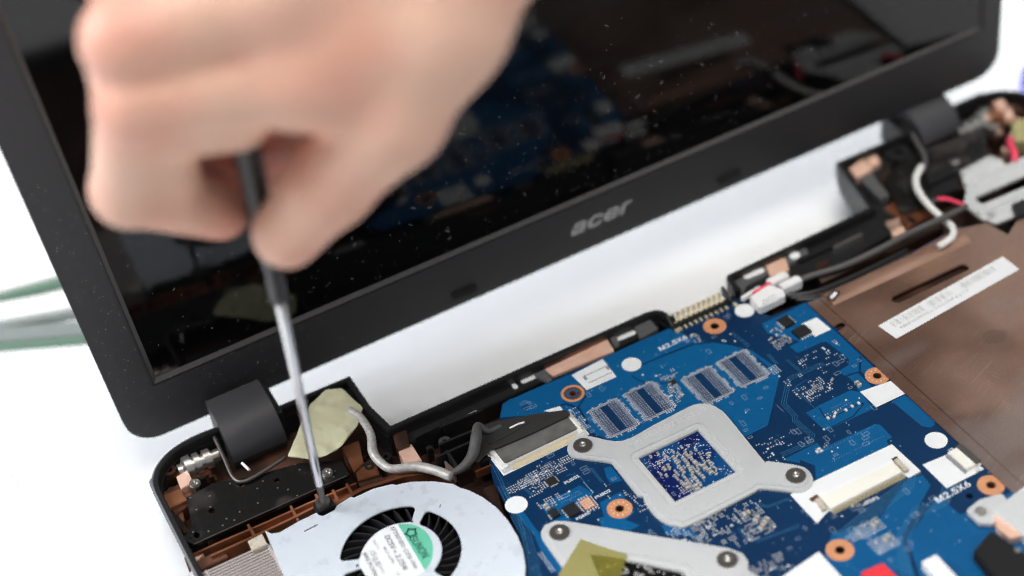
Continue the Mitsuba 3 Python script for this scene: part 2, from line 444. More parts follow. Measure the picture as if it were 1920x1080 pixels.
# foil and ribs right of the cover plate, in front of the recess
for poly, z0, z1, m in (
        ([(-128.1,74.2),(-121.7,73.9),(-124.6,62.7),(-129.1,60.7)], -9, -2, 'copper_paint'),
        ([(-128.5,65.1),(-120.4,65.1),(-121.4,53),(-129.8,54.2)], -9, -4, 'copper_dark'),
        ([(-128.2,63.3),(-120.8,61.3),(-121.9,55.6),(-129.3,57)], -4, -2.8, 'copper_paint'),
        ([(-110.9,68.3),(-106,66.9),(-107.9,60.2),(-112.7,60.4)], -9, 0.4, 'copper_dark'),
        ([(-112.2,62.3),(-106.9,61.2),(-107.3,51.8),(-112.9,53.8)], -9, -1.4, 'copper_foil'),
        ([(-99.7,44.3),(-94.7,44.5),(-94.1,40),(-99.7,40.2)], -9, -2.5, 'copper_dark'),
        ([(-94.8,31.3),(-89.9,31),(-93.7,17.9),(-94.9,11.8),(-96,17.2)], -9, -4, 'copper_dark'),
        ([(-124.8,55.3),(-113.8,52.9),(-99,45.5),(-102.2,43.2),(-115,50.2)], -9, -3.8, 'copper_paint')):
    obj('laptop__foil', bev(rp(poly, .4), z0, z1, .4), m)
for a in ([(-105.3,61.5),(-95.8,61.9)], [(-103.5,48.8),(-85.3,48.7)], [(-94.7,61.1),(-79.5,60.2)], [(-99.8,53.7),(-78.4,52.5)], [(-91.6,38.5),(-87.6,38.2)], [(-98.8,49.7),(-99,41)]):
    obj('laptop__rib', ex(LineString(a).buffer(.5, cap_style=2), -9, .6), 'black')
obj('laptop__rib', ex(LineString([(-94.4,35.7),(-88.7,35.4)]).buffer(.35), -3, .2), 'copper_paint')
obj('laptop__rib', ex(LineString([(-101.3,45.5),(-100.6,39.8)]).buffer(.35), -5, .2), 'steel')

# moulded bosses, scraps of foil and thin leads that fill the dark corners of the tray
C = random.Random(21)


def clutter(poly, n, zlo, zhi, mats):
    q = Polygon(poly); b_ = q.bounds; made = 0
    while made < n:
        p = (C.uniform(b_[0], b_[2]), C.uniform(b_[1], b_[3]))
        if not (q.contains(Point(p)) and INSIDE.buffer(-1.5).contains(Point(p))): continue
        made += 1
        z = C.uniform(zlo, zhi)
        if C.random() < .3:
            obj('laptop__boss', ann(*p, C.uniform(.5, 1.0), C.uniform(1.2, 2.2), -9, z, 16), C.choice(mats))
        else:
            w_, l_ = C.uniform(.8, 2.2), C.uniform(1.6, 4.6)
            sh_ = rot2(Polygon([(p[0] - l_ / 2, p[1] - w_ / 2), (p[0] + l_ / 2, p[1] - w_ / 2 * C.uniform(.5, 1)), (p[0] + l_ / 2 * C.uniform(.7, 1), p[1] + w_ / 2), (p[0] - l_ / 2 * C.uniform(.7, 1), p[1] + w_ / 2)]), C.choice((0, 0, 90, C.uniform(-40, 40))), p)
            obj('laptop__tab', bev(sh_.intersection(INSIDE), -9, z, .25), C.choice(mats))


clutter([(-186.9,101.8),(-175.6,103.4),(-172.5,92.2),(-183.2,84.5),(-187.7,67.5),(-192.4,70.6)], 15, -7, -2.4, ('copper_dark', 'copper_paint', 'copper_dark', 'black'))
clutter([(-191.8,63),(-168.1,59.9),(-143,59),(-142.5,54.6),(-168.2,54.6),(-190.8,55.2)], 14, -8.5, -4.5, ('copper_dark', 'copper_paint', 'copper_dark'))
clutter([(-176.3,105),(-165.5,104),(-166.8,89.5),(-177.8,89.3)], 10, -8, -4, ('copper_dark', 'copper_paint', 'steel', 'black'))
clutter([(-127.6,75.9),(-114.3,77.9),(-111,69.4),(-114.5,50.6),(-129.4,53.2)], 11, -8, -2.5, ('copper_dark', 'black', 'black', 'copper_paint'))
clutter([(-110.7,67.6),(-79.2,63.6),(-78.9,54),(-92.3,35.9),(-98.5,45.9),(-109.3,53.1)], 16, -8, -2.2, ('black', 'black', 'copper_dark', 'grey_dark'))
clutter([(107.7,106.4),(135.7,105.1),(125,82.8),(101.4,70.6),(101.6,91.3)], 13, -8, -3, ('black', 'copper_dark', 'black'))
clutter([(178.5,107.5),(191.3,97.9),(169.9,70),(163.2,79.4)], 12, -6, .2, ('copper_paint', 'copper_dark', 'copper_foil', 'steel'))
clutter([(174.7,104.4),(187.5,98.6),(172.9,77.8),(162.8,79.9)], 16, -3, 2.0, ('copper_foil', 'copper_paint', 'steel', 'copper_dark'))
clutter([(109.4,82.9),(128.7,79.5),(130.4,65.5),(110.3,59.6),(98.7,63.9)], 10, -4, .6, ('black', 'copper_dark', 'black'))
clutter([(39.1,59),(80.4,56),(99.9,55.7),(78.9,47.6),(49.2,46.4)], 9, -8, -3.5, ('black', 'copper_dark'))

# black rear strip of the tray, with light slots and copper pads
strip = rp([(-109.3,72.1),(-61.2,73),(-8.3,73.8),(-4.9,70.7),(-5.4,62.5),(-23.1,62.3),(-69,62.3),(-78.5,62.3),(-107.1,61.4),(-110.1,65.9)], .8)
obj('laptop__rear_strip', bev(strip.intersection(outline.buffer(-2.4)), -9, -1.2, .5), 'black')
for q0, q1, w in (((-93.2,61.9), (-81.3,61.7), 1.5), ((-60,66.2), (-53.6,66.1), 2.3), ((-21.1,66.1), (-15.2,65.8), 2.3), ((-64,66.4), (-63.9,65), 1.6)):
    obj('laptop__slot', ex(LineString([q0, q1]).buffer(w / 2, quad_segs=4), -1.3, -.9), 'white_plastic')
obj('laptop__copper_pad', bev(rp([(-51.6,67.2),(-24.8,68.1),(-26,60.3),(-50.8,61.4)], .5), -1.2, .2, .3), 'copper_foil')
obj('laptop__copper_pad', ex([(-50.7,68.6),(-25.4,69.6),(-25.4,66.8),(-51.7,66)], -1.1, 1.4), 'copper_dark')
obj('laptop__grey_pad', bev(rp([(-13.6,67.6),(-6.7,67.7),(-7.2,61),(-15.2,60.4)], .6), -1.2, .4, .3), 'grey_plastic')
obj('laptop__grey_pad', bev(rp([(-56,66.2),(-51.2,66.2),(-51.6,59.9),(-53.7,59.4)], .4), -1.2, .2, .3), 'grey_plastic')
obj('laptop__grey_pad', bev(rp([(-23.9,68.5),(-20.8,69.1),(-22.7,62.1),(-24.8,61.6)], .4), -1.2, .2, .3), 'grey_plastic')

# right rear strip
strip2 = rp([(30.6,72.1),(64.4,74.6),(101.4,77.4),(102.3,58.9),(63.8,53.5),(35.3,53.4),(27.8,57.9)], .8)
obj('laptop__rear_strip', bev(strip2.intersection(outline.buffer(-2.4)), -9, -1.2, .5), 'black')
obj('laptop__grey_pad', bev(rp([(29.8,67.5),(43.2,68.5),(42.1,63.3),(32.3,62.8),(28.3,59.7),(27.1,60.6)], .4), -1.2, .3, .3), 'grey_plastic')
obj('laptop__grey_pad', bev(rp([(50.5,67.9),(62.6,68.5),(61.3,64),(50.3,63.5)], .4), -1.2, .2, .3), 'grey_plastic')
obj('laptop__slot', ex(LineString([(35.1,66.7),(41.2,66.5)]).buffer(1.3, quad_segs=4), -1.3, .6), 'white_plastic')
obj('laptop__slot', ex(LineString([(55.9,66.3),(56.7,66.5)]).buffer(1.7, quad_segs=4), -1.3, .6), 'white_plastic')
obj('laptop__copper_pad', bev(rp([(43.9,68),(52.8,67.8),(49.9,60.8),(42,61.1)], .5), -1.2, .6, .3), 'copper_foil')
obj('laptop__rib', ex(LineString([(71,61.7),(83.4,62.2)]).buffer(.6), -4, .8), 'steel')
obj('laptop__rib', ex(LineString([(56.6,63.6),(71.4,63.8)]).buffer(1.0), -6, .4), 'black')
obj('laptop__copper_pad', bev(rp([(60.4,59.4),(67,59.2),(63.5,55.7),(58.2,55.7)], .5), -6, -.5, .3), 'copper_dark')

# copper shield over the drive bay on the right
shield = Polygon([(44.5, -150), (44.5, 42)] + [(48.1,41.6),(57.2,39.6),(62.5,38.7),(76.1,40.9),(94.2,42.3),(113.8,43.6),(124.9,40.4),(126.7,30.5),(138.9,37.4)] + [(168, 55), (168, -136), (120, -148)])
slot = LineString([(71.5,24.9),(101.4,25.1)]).buffer(2.0)
hole = LineString([(44.3,24.8),(47.4,25.3)]).buffer(1.3)
fold = Polygon([(44.5, -150), (44.5, 42), (49.2, 42), (49.2, -150)])
S = shield.difference(unary_union([slot, hole]))
obj('laptop__shield', [bev(S.difference(fold), .25, 1.2, .25), bev(S.intersection(fold), .25, .7, .2)], 'shield')
obj('laptop__shield__slot_floor', ex(slot.buffer(.6).union(hole.buffer(.6)), -1.6, -1.2), 'copper_dark')
ridge = [(50.8,30.9),(67.8,33.2),(88.5,35),(108.2,35.3),(129.8,34.2),(147,33.6)]
obj('laptop__shield__ridge', profile_x([(34.5, 1.0), (35.3, 1.6), (36.6, 2.2), (38.5, 2.4), (40.4, 2.0), (42, 1.1), (43.2, -.2), (44, -2), (44, -4), (34.5, -4)], 51, 113), 'copper_ridge', smooth=35)
obj('laptop__shield__ridge', profile_x([(49, -.6), (50.5, .2), (52.5, .4), (54, -.4), (55, -2), (55, -5), (49, -5)], 56, 112), 'copper_dark', smooth=35)
obj('laptop__shield__crease', ex(LineString([(49.3,8.1),(60.4,8.2),(73,7.9)]).buffer(.3), 1.15, 1.3), 'shield')
obj('laptop__violet_film', ex(rp([(65.5,42.6),(91.4,44.8),(118.1,47.1),(117.8,43),(90.7,40.8),(65.1,38.2)], .5), -5, -1.9), 'violet_film')
obj('laptop__clip', bx(*(53.3,38), 1, 4.4, 2.6, 2.2, 24), 'black')
obj('laptop__clip', bx(*(52.6,37.2), 3.2, 3.6, 1.3, .5, 24, .3), 'white_plastic')
obj('laptop__rivet', trimesh.creation.icosphere(2, 1.0), 'steel', smooth=True, xf=trimesh.transformations.translation_matrix([*(59.8,37.7), 1.2]))
obj('laptop__clip', bev(rp([(129,48.1),(134.6,48.1),(130.9,40.8),(125,40.3)], .4), -6, 1.4, .4), 'black')
obj('laptop__clip', bev(rp([(137.7,41.8),(146.4,41.6),(140,34.2),(134,34.6)], .4), -6, 3.4, .4), 'black')

# right hinge corner
hp = rp([(112.3,86.7),(129.5,93.7),(149.1,91.7),(167.1,90.7),(152.1,72.7),(134,66.6),(115.8,63.2),(104.7,65.2)], 1.2)
obj('laptop__cover_plate', bev(hp, -6, -1.2, .3), 'black_plate')
obj('laptop__washer', ann(*(127.2,96.3), 2.0, 5.2, -6, -.6), 'black')
obj('laptop__rear_strip', bev(rp([(107.1,106.5),(139.3,106.2),(128.6,96),(108.5,86.8),(101,76.8)], .6), -9, -2.2, .4), 'black')
for poly, z0, z1, m in (
        ([(104.1,97.6),(112.3,99.5),(111.1,91.6),(102.8,90.8)], -6, 1.2, 'copper_foil'),
        ([(113.4,99.5),(118.9,99.8),(117.5,94.6),(112.4,94)], -6, .3, 'copper_foil'),
        ([(104.1,90.6),(110.3,91.3),(107.2,75.7),(102.6,75.7)], -6, .2, 'grey_plastic'),
        ([(114.2,94.2),(120.2,92.4),(116.6,80.4),(110.4,82.4)], -9, -2.4, 'copper_dark'),
        ([(110.9,80.4),(120.2,80.4),(119,76.2),(108.9,75.2)], -9, -1.6, 'copper_dark'),
        ([(93.1,71.7),(109.6,74.6),(114.8,67.5),(115.9,59.4),(107.5,59),(98.3,56.8),(95.1,62.3)], -9, -2.6, 'copper_paint'),
        ([(96,64.9),(102.5,64.3),(99.2,54.7),(94.1,56)], -3, -1.2, 'copper_foil'),
        ([(125.7,77.4),(137.5,77.4),(135.9,71.7),(122.6,71.2)], -6, .8, 'black'),
        ([(123.9,72.6),(134.4,71.8),(132.5,64.7),(122.6,65.2)], -6, -1.0, 'black'),
        ([(133.3,70.4),(138,70.7),(136.2,65.3),(131.4,64.6)], -9, -2.0, 'copper_dark'),
        ([(180.4,111.3),(192.4,102.3),(186.5,89),(179.4,99.1)], -9, -2.5, 'copper_dark'),
        ([(174.4,99.3),(183.7,95.6),(177.1,84.7),(169.6,86.5)], -9, -.5, 'copper_paint'),
        ([(177.6,99.4),(182.1,98.8),(179.7,92.1),(174.9,92.9)], -1, 1.6, 'copper_foil'),
        ([(176,91.6),(180.4,91.6),(177,85.7),(172.9,86)], -1, 1.8, 'copper_foil'),
        ([(174.6,84.7),(183.6,84.4),(172.6,71.7),(167.4,73.7)], -9, .4, 'olive'),
        ([(159.8,70.4),(169.8,68.3),(163.8,61.4),(156,62.8)], -9, -1.4, 'copper_dark')):
    obj('laptop__clip', bev(rp(poly, .4), z0, z1, .4), m)
for q, r in (((172.1,97.9), 2.3), ((169.2,97.2), 2.0), ((167.5,87.3), 2.6), ((140.4,77.8), 2.2)):
    obj('laptop__screw', lathe([(-4, r * .8), (0, r), (.8, r), (1.3, r * .6), (1.3, 0.01)], (*q, -.4), (0, .2, 1), 20), 'steel', smooth=40)

# silver bracket with a long slot, right edge
brk = rp([(137.2,70.8),(153,72.1),(154.8,67.3),(153.7,63),(181.9,64.1),(156.7,35.8),(127.3,37.8),(124.9,42.8),(125,53.9),(131,59.4)], 1.0)
bslot = rp([(130.7,54.6),(172.9,54),(167.9,48.3),(130.7,49.8)], .8)
obj('hinge_bracket', [bev(brk.difference(bslot), .2, 1.4, .3)], 'silver_bright')
tag('hinge_bracket', 'bright metal bracket with a long slot at the right edge of the photo', 'bracket')
for a in ([(136.1,67.5),(152.5,68.4)], [(132.8,61.6),(180,62.1)], [(125.4,45.8),(165.7,45.9)]):
    obj('hinge_bracket__ridge', tube([(x, y, 1.1) for x, y in a], 1.5, 12, 0), 'silver_bright', smooth=50)

# ------------------------------------------------------------------ laptop: lid
LID = np.array([[0.99801, -0.04732, -0.04179, 0.0], [-0.04212, -0.00595, -0.9991, 112.01929], [0.04703, 0.99886, -0.00793, 2.60955], [0.0, 0.0, 0.0, 1.0]])
lid = rp([(-190.8, 0), (184, 0), (184, 240), (-190.8, 240)], 11, 10)
opening = sbox(-174.3, 26, 173, 222)
obj('laptop__lid', [bev(lid.difference(opening.buffer(1.5, join_style=2)), -3.5, 0, .9)], 'bezel', xf=LID)
obj('laptop__lid__back_cover', [ex(lid.buffer(.25), -6.5, -3.55), ex(lid.buffer(-.6), -8, -6.5), ex(lid.buffer(-1.8), -8.8, -8)], 'lid_back', xf=LID)
# the bezel's inner edge slopes down to the glass
ch = []
for a, b, c, d in ((opening.bounds[0] - 1.55, opening.bounds[1] - 1.55, opening.bounds[2] + 1.55, opening.bounds[3] + 1.55),):
    i0 = opening.bounds
    out_, in_ = [(a, b), (c, b), (c, d), (a, d)], [(i0[0], i0[1]), (i0[2], i0[1]), (i0[2], i0[3]), (i0[0], i0[3])]
    for q in range(4):
        r_ = (q + 1) % 4
        ch.append(tm([(*out_[q], -.05), (*out_[r_], -.05), (*in_[r_], -1.3), (*in_[q], -1.3), (*out_[q], -3), (*out_[r_], -3), (*in_[r_], -3), (*in_[q], -3)],
                     [[0, 1, 2], [0, 2, 3], [3, 2, 6], [3, 6, 7], [4, 6, 5], [4, 7, 6]]))
obj('laptop__lid__bezel_chamfer', ch, 'grey_dark', xf=LID)
obj('laptop__lid__screen', ex(opening.buffer(.4, join_style=2), -2.6, -1.25), 'screen', xf=LID)
# lettering on the lower bezel: the word slants and its letters are wide
w = meshkit.text_mesh('acer', 5.4, .25, True)
b = w.bounds
sh = np.eye(4); sh[0, 1] = .30
w.apply_translation([-(b[0][0] + b[1][0]) / 2, 0, 0]); w.apply_transform(sh)
w.apply_scale([25.0 / (b[1][0] - b[0][0]), 1.12, 1]); w.apply_translation([-.6, 10.6, 0.0])
obj('laptop__lid__lettering', w, 'logo', xf=LID)
for (u0, w0), (u1, w1) in (((-63.9,6.4), (-53.1,6.1)), ((51.2,6.1), (61.3,6.1))):
    c = ((u0 + u1) / 2, (w0 + w1) / 2)
    obj('laptop__lid__rubber_bumper', bev(rp([(c[0] - 5, c[1] - 1.4), (c[0] + 5, c[1] - 1.4), (c[0] + 5, c[1] + 1.4), (c[0] - 5, c[1] + 1.4)], .9), -.4, 1.1, .3), 'black_matt', xf=LID)
prof = [(114, 6.8), (108, 6.6), (101, 6.0), (96, 4.6), (92, 2), (89, -1.6), (88, -5), (90, -9), (114, -9)]
for x0, x1, dy, dz in ((-162.5, -142.3, 0, 0), (138.4, 157.4, 3.5, 3.5)):
    obj('laptop__lid__hinge_cover', profile_x([(112 - (112 - a) * .87 + dy, c + dz) for a, c in prof], x0, x1), 'hinge_grey', smooth=35)
    obj('laptop__lid__hinge_cover', profile_x([(a + dy, c) for a, c in [(112, 4), (97, 3), (95, -8), (112, -8)]], x0 + (18 if x0 < 0 else -5), x1 + (2.2 if x0 < 0 else -18.2)), 'black')
for c, x0, dx in (((95.5, 1.0), -166, -1), ((94, 1.0), 155, 1)):
    pr = []
    for i, (a, r) in enumerate(((0, 2.2), (3, 2.2), (3, 3.6), (5.5, 3.6), (5.5, 2.6), (7, 2.6), (7, 3.9), (9, 3.9), (9, 3.0), (10, 3.0), (10, 4.2), (12.5, 4.2), (13.5, 2.5), (15, 2.4), (15, .01))):
        pr.append((a, r))
    obj('laptop__hinge_barrel', lathe(pr, (x0, c[0], c[1] - 3), (dx, 0, 0), 28), 'steel', smooth=40)
obj('laptop__wire_clip', tube([(-165, 101, 1), (-165.5, 90, .6), (-166, 80, .2), (-163.5, 76, .2), (-156, 76.5, .2), (-147, 78.5, .2)], .7, 10), 'dark_steel', smooth=True)
obj('laptop__wire_clip', tube([(-161, 84, .6), (-160, 79.5, .6)], .55, 8, 2), 'white_plastic', smooth=True)
# dust on the screen and bezel
dr_ = random.Random(3)
sp = []
for i in range(700):
    u, v = dr_.gauss(-20, 90), 27 + abs(dr_.gauss(0, 55))
    if -172 < u < 171 and v < 215:
        sp.append((u, v, dr_.choice((.05, .06, .08, .10, .13))))
obj('laptop__lid__dust', dots(sp, .1, -1.18, .05, 5), 'dust', xf=LID, kind='stuff')
fib = [tube([(u, v, -1.1), (u + dr_.uniform(-.8, .8), v + dr_.uniform(.2, .8), -1.0), (u + dr_.uniform(-1.2, 1.2), v + dr_.uniform(.5, 1.3), -1.1)], .035, 4, 3)
       for u, v in [(dr_.uniform(-160, 120), 28 + abs(dr_.gauss(0, 40))) for _ in range(46)]]
obj('laptop__lid__lint', fib, 'dust', xf=LID, kind='stuff')
sp = [(dr_.uniform(-189, -176), dr_.uniform(4, 120), dr_.choice((.07, .09, .13))) for _ in range(110)] + [(dr_.gauss(-150, 25), dr_.uniform(3, 25), dr_.choice((.07, .09, .13))) for _ in range(70)]
obj('laptop__lid__dust', dots(sp, .1, .01, .05, 5), 'dust', xf=LID, kind='stuff')

# ------------------------------------------------------------------ motherboard
labels['motherboard'] = {'label': 'dark blue printed circuit board lying in the laptop tray', 'category': 'circuit board'}
board = Polygon([(-102.6,-14.8),(-95.9,1.5),(-93.1,16.1),(-91.4,29),(-89,36.8),(-84.8,42.9),(-76,53.8),(-72.1,59.3),(-68.9,60.1)] + [(-68, 59.6), (25, 59.6), (27.5, 56), (28.5, 47), (30, 44), (45.6, 43.4), (45.6, -110), (-104, -110)])
ringc = dict(orange=(10.5,50.9), dark=(-49.1,49.8), dotted=(-62.6,-5.2), half=(42.3,-2), low=(41.3,-61.9), near=(-14.1,-57.6))
bholes = unary_union([Point(p).buffer(1.6) for p in ringc.values()] + [Point((32.9,-61.8)).buffer(1.2)])
obj('motherboard__board', ex(board.difference(bholes), -1.2, 0), 'board_dark')
Z1 = .02
pours = [
    [(-76,53.8),(-72.1,59),(-68.5,59.8),(-44.8,58.9),(-16.7,59.7),(-7.4,59.2),(-2,59.2),(-0.4,51.6),(4.3,44.9),(13.9,35.5),(15.6,25.4),(16.7,20.4),(15.3,17.1),(-1.8,-0.6),(-11.6,-0.9),(-30.9,0.3),(-49.3,21.5),(-53.7,32),(-55.1,43.7),(-65.7,48.4)],
    [(25,42.5),(34.7,42.4),(44.3,42.8),(44,1.7),(42.7,-4.5),(36.9,-7.8),(32.8,-5),(33.9,0.2),(33.9,3.5),(33.1,4.9),(33.4,7.3),(37.3,7.8),(39.4,10),(38.4,21.7),(36.7,22.5),(26.8,22.7),(26.2,27),(30.9,27.2),(24,37)],
    [(17.7,-2.5),(30.6,-2.5),(32.8,-5),(31.8,-13.9),(12.3,-13.4),(12,-2.9),(15.8,-2.8)],
    [(38.9,-14.4),(44.4,-14.5),(46.5,-27.1),(43.6,-31.2),(41.4,-31.2),(39.8,-29.2)],
    [(27.7,-19.9),(29,-21.1),(28.7,-28),(26.2,-28.1),(25.6,-30.6),(-3.7,-30.6),(0.4,-24.3),(-2,-19.9),(-0.5,-17.2),(8.1,-19.4)],
    [(-7,-16.5),(7,-16.3),(6.7,-21.1),(-2.1,-19.5),(-3,-20.7)],
    [(24.9,-56.5),(25.5,-66.2),(34.4,-68.1),(45.6,-67.4),(42,-86.2),(25.5,-105),(-3.1,-86.5),(5.8,-65)],
    [(-23.3,-66.2),(-22.4,-59.4),(-12.1,-50.7),(0.9,-55.3),(20.9,-45.6),(26.5,-46.5),(25.7,-51.5),(4.4,-64.1),(-2,-80)],
    [(-83.4,10.4),(-68.4,10.9),(-67.5,8.9),(-66.6,5.2),(-79.9,-1.4),(-83.7,0.3)],
    [(-66.7,0.8),(-58.5,1),(-58.9,-3.8),(-59.2,-9),(-66.4,-11.1),(-68.9,-6.8)],
    [(-57.9,13.1),(-55.5,12.7),(-55.7,5),(-59.4,6.1),(-59.2,9.1)],
    [(-70.7,-4.7),(-65.7,-6.4),(-60.7,-14.8),(-64.7,-14.9),(-71.3,-9.2)],
    [(-55,-18.6),(-48.5,-24.2),(-47.5,-28.8),(-55.7,-22.9)],
    [(-88.7,-22.5),(-94.2,-15.2),(-91.2,1.1),(-91.7,5.6),(-91.8,11),(-91.5,19.2),(-89.2,19),(-89.6,4.1)]]
pours = [rp(p, .25, 3) for p in pours]
chan = unary_union([LineString(l).buffer(w / 2) for l, w in (
    ([(-13.6,48.4),(-0.8,47.4),(6.9,43.7),(14.7,33.3)], .9), ([(-24.5,48.6),(-11.5,48.3)], .6), ([(-57.8,47.1),(-53.7,46.9),(-50.9,42.4),(-52.3,32.5)], .9),
    ([(-53.4,48.2),(-48.7,48.2),(-42,52.4)], .6), ([(-50.5,43.1),(-45.9,46.3),(-44.3,50.7)], .6), ([(43.2,8.7),(38.6,2.8),(36.5,3.6),(32.2,3.9)], .8),
    ([(38.6,2.8),(38.3,-5.9)], 1.4), ([(15.4,-13.1),(24.1,-13),(30.7,-10.1),(28,-9.5),(18,-9.4),(16,-8),(17,-3.6)], .5),
    ([(-27.4,45.7),(-26.8,43),(-24.4,38.1),(-17.4,35.2)], .5), ([(11.6,33.8),(13.6,28.4),(13.9,22.3)], .8), ([(-67,51.8),(-67.1,53.5),(-65,53.6)], .8))])
obj('motherboard__copper_area', ex(unary_union(pours).intersection(board).difference(unary_union([chan, bholes])), 0, Z1), 'board_pour')

# traces
tl = []


def traces(pts, n, pitch, w=.16):
    l = LineString(pts)
    for i in range(n):
        o = (i - (n - 1) / 2) * pitch
        q = l if abs(o) < 1e-6 else l.parallel_offset(abs(o), 'left' if o > 0 else 'right', join_style=2)
        if q.length > .5: tl.append(q.buffer(w / 2, cap_style=2, join_style=2))


traces([(30.9,12.9),(29.5,13.5),(16.8,13.7),(8.3,4.8),(8,-2.3),(6.8,-3.7),(7.4,-10.4),(7.7,-12.6),(5.2,-15.1),(0.2,-14.7),(-5.9,-14.4)], 3, .75)
traces([(21.4,10),(16.7,9.3),(15.4,7.8),(15.7,-2.7)], 1, .5)
traces([(21.6,22.3),(22.1,14.7)], 2, .7)
traces([(13.8,44.1),(14.7,35)], 2, .8, .2)
traces([(17.8,27.9),(17.6,22.1)], 2, .7, .2)
traces([(-79.5,24.6),(-84.4,20.1),(-83.7,16)], 2, .5)
traces([(-70,17),(-68.4,16.9),(-66.4,14.3),(-66.4,5.6)], 1, .4)
traces([(-91,25.4),(-92.5,13.4),(-93.3,2.6),(-96.4,-8.6),(-99.7,-16.7)], 4, .9)
traces([(-88.2,35.1),(-90.4,21.2),(-91.8,10.2),(-94.5,0.7),(-101.4,-14.3)], 2, .8)
traces([(-11.3,-53.8),(9.7,-49.1),(19.5,-47.4),(24.6,-42.4)], 5, 1.0, .3)
traces([(31.3,-53.9),(24.9,-59.2),(15.2,-58.1),(4.4,-64.1),(-3.4,-76.7)], 4, 1.0, .3)
traces([(-26.3,-25.9),(-22.4,-30.6),(-14.8,-31.6)], 2, .6)
traces([(-35.1,-33),(-35.6,-36.6),(-33.3,-40.7),(-18.4,-42.6)], 2, .7)
traces([(14.3,-10.9),(13.9,-13.9)], 1, .5)
traces([(-61.5,7.7),(-61.4,14.9),(-62.9,15.9)], 2, .6)
obj('motherboard__trace', ex(unary_union(tl).intersection(board), Z1 + .01, Z1 + .05), 'trace', kind='stuff')

# screw pads
for nm, r in (('orange', 4.2), ('low', 4.3), ('near', 4.4)):
    x, y = ringc[nm]
    obj('motherboard__screw_pad', [ann(x, y, 1.6, r, Z1, .12), ann(x, y, 1.7, r - .5, .12, .2)], 'ring_copper')
x, y = ringc['dark']
obj('motherboard__screw_pad', [ann(x, y, 3.2, 4.2, Z1, .14)], 'ring_copper')
obj('motherboard__screw_pad', [ann(x, y, 2.3, 3.25, -.2, .05)], 'copper_dark')
for nm in ('dotted', 'half'):
    x, y = ringc[nm]
    k = obj('motherboard__screw_pad', ann(x, y, 1.5, 4.2, Z1, .12), 'ring_copper')
    obj(k + '__solder_dots', dots([(x + 2.8 * math.cos(a), y + 2.8 * math.sin(a)) for a in np.arange(11) * 2 * np.pi / 11], .3, .12, .12), 'solder', kind='stuff')
for p in ringc.values():
    obj('motherboard__hole_liner', [ann(p[0], p[1], 1.2, 1.58, -4, .05), disc(p[0], p[1], 1.58, -4.4, -4)], 'copper_dark')

# white stickers
for p, r in (((-24.6,50.7), 3.5), ((23.9,51.7), 3.55), ((-90.1,14.9), 3.75), ((39.5,-37), 3.7)):
    obj('motherboard__round_sticker', disc(p[0], p[1], r, .06, .2, 48), 'sticker')
for q, sub in (([(36.5,34.2),(42.9,34),(43.4,26),(36.5,26)], None), ([(32.8,-5),(44.4,-6.6),(44.9,-14.2),(32.8,-14)], ringc['half']),
               ([(29.1,-43.2),(42.3,-44.3),(44,-55.4),(29,-55.4)], None), ([(-44.9,58),(-31.7,58.9),(-32.2,48.3),(-44.3,48.4)], ringc['dark']),
               ([(-61.7,47.9),(-55.9,46.8),(-56,43.7),(-58.3,44)], None), ([(-37.5,-57),(-19.9,-54.6),(-20,-68.4)], None)):
    s = Polygon(q)
    if sub: s = s.difference(Point(sub).buffer(4.35))
    obj('motherboard__sticker', ex(s, .06, .2), 'sticker')
# unpopulated connector drawn on the sticker near the rear edge
c0 = (-37.1,53.3)
a0 = 2
for dx, dy, sx, sy in ((0, 1.6, 9, .4), (0, -2.2, 9.5, .35), (-4.6, .6, 1.2, 2), (4.6, .6, 1.2, 2)):
    obj('motherboard__sticker_mark', bx(c0[0] + dx, c0[1] + dy, .2, sx, sy, .08), 'ink_grey')
obj('motherboard__pin_row', pads([(c0[0] - 3.2 + i * .9, c0[1] - 4.1 + (i % 3) * .3, .35, .8) for i in range(9)], .21, .2), 'silver_bright', kind='stuff')

# memory footprints: printed frame and solder points
for c in ((-43.3,31.5), (-28.7,31.7), (-8,26.8), (6.6,27)):
    cx, cy = c
    k = num('motherboard__memory_footprint')
    fr = unary_union([sbox(cx - 5.8, cy - 7.8, cx + 5.8, cy + 7.8).difference(sbox(cx - 5.58, cy - 7.58, cx + 5.58, cy + 7.58)),
                      sbox(cx - 5.15, cy - 7.15, cx + 5.15, cy + 7.15).difference(sbox(cx - 5.0, cy - 7.0, cx + 5.0, cy + 7.0))])
    scene.pop(k, None)
    obj(k + '__frame', ex(fr, .03, .08), 'silk')
    obj(k + '__ground', bx(cx, cy, .022, 12.2, 16.4, .008), 'board_dark')
    obj(k + '__center_strip', bx(cx + .1, cy, .032, 2.5, 12.4, .02), 'board_dark')
    pp = [(cx + s * (1.75 + .92 * i), cy - 6.2 + .955 * j) for s in (-1, 1) for i in range(4) for j in range(14)]
    obj(k + '__solder_dots', dots(pp, .24, .034, .1, 7), 'solder', kind='stuff')
    pr_ = random.Random(int(cx * 10))
    ring_pads = [(cx + 6.3, cy - 7 + i * .95, .75, .42) for i in range(16) if pr_.random() < .6] + [(cx - 6.3, cy - 7 + i * .95, .75, .42) for i in range(16) if pr_.random() < .55] \
        + [(cx - 4.5 + i * .9, cy - 8.4, .45, .75) for i in range(11) if pr_.random() < .6] + [(cx - 4.5 + i * .9, cy + 8.3, .45, .6) for i in range(11) if pr_.random() < .4]
    obj(k + '__solder_pads', pads(ring_pads, .03), 'solder', kind='stuff')

# clusters of bare pads
R = random.Random(11)


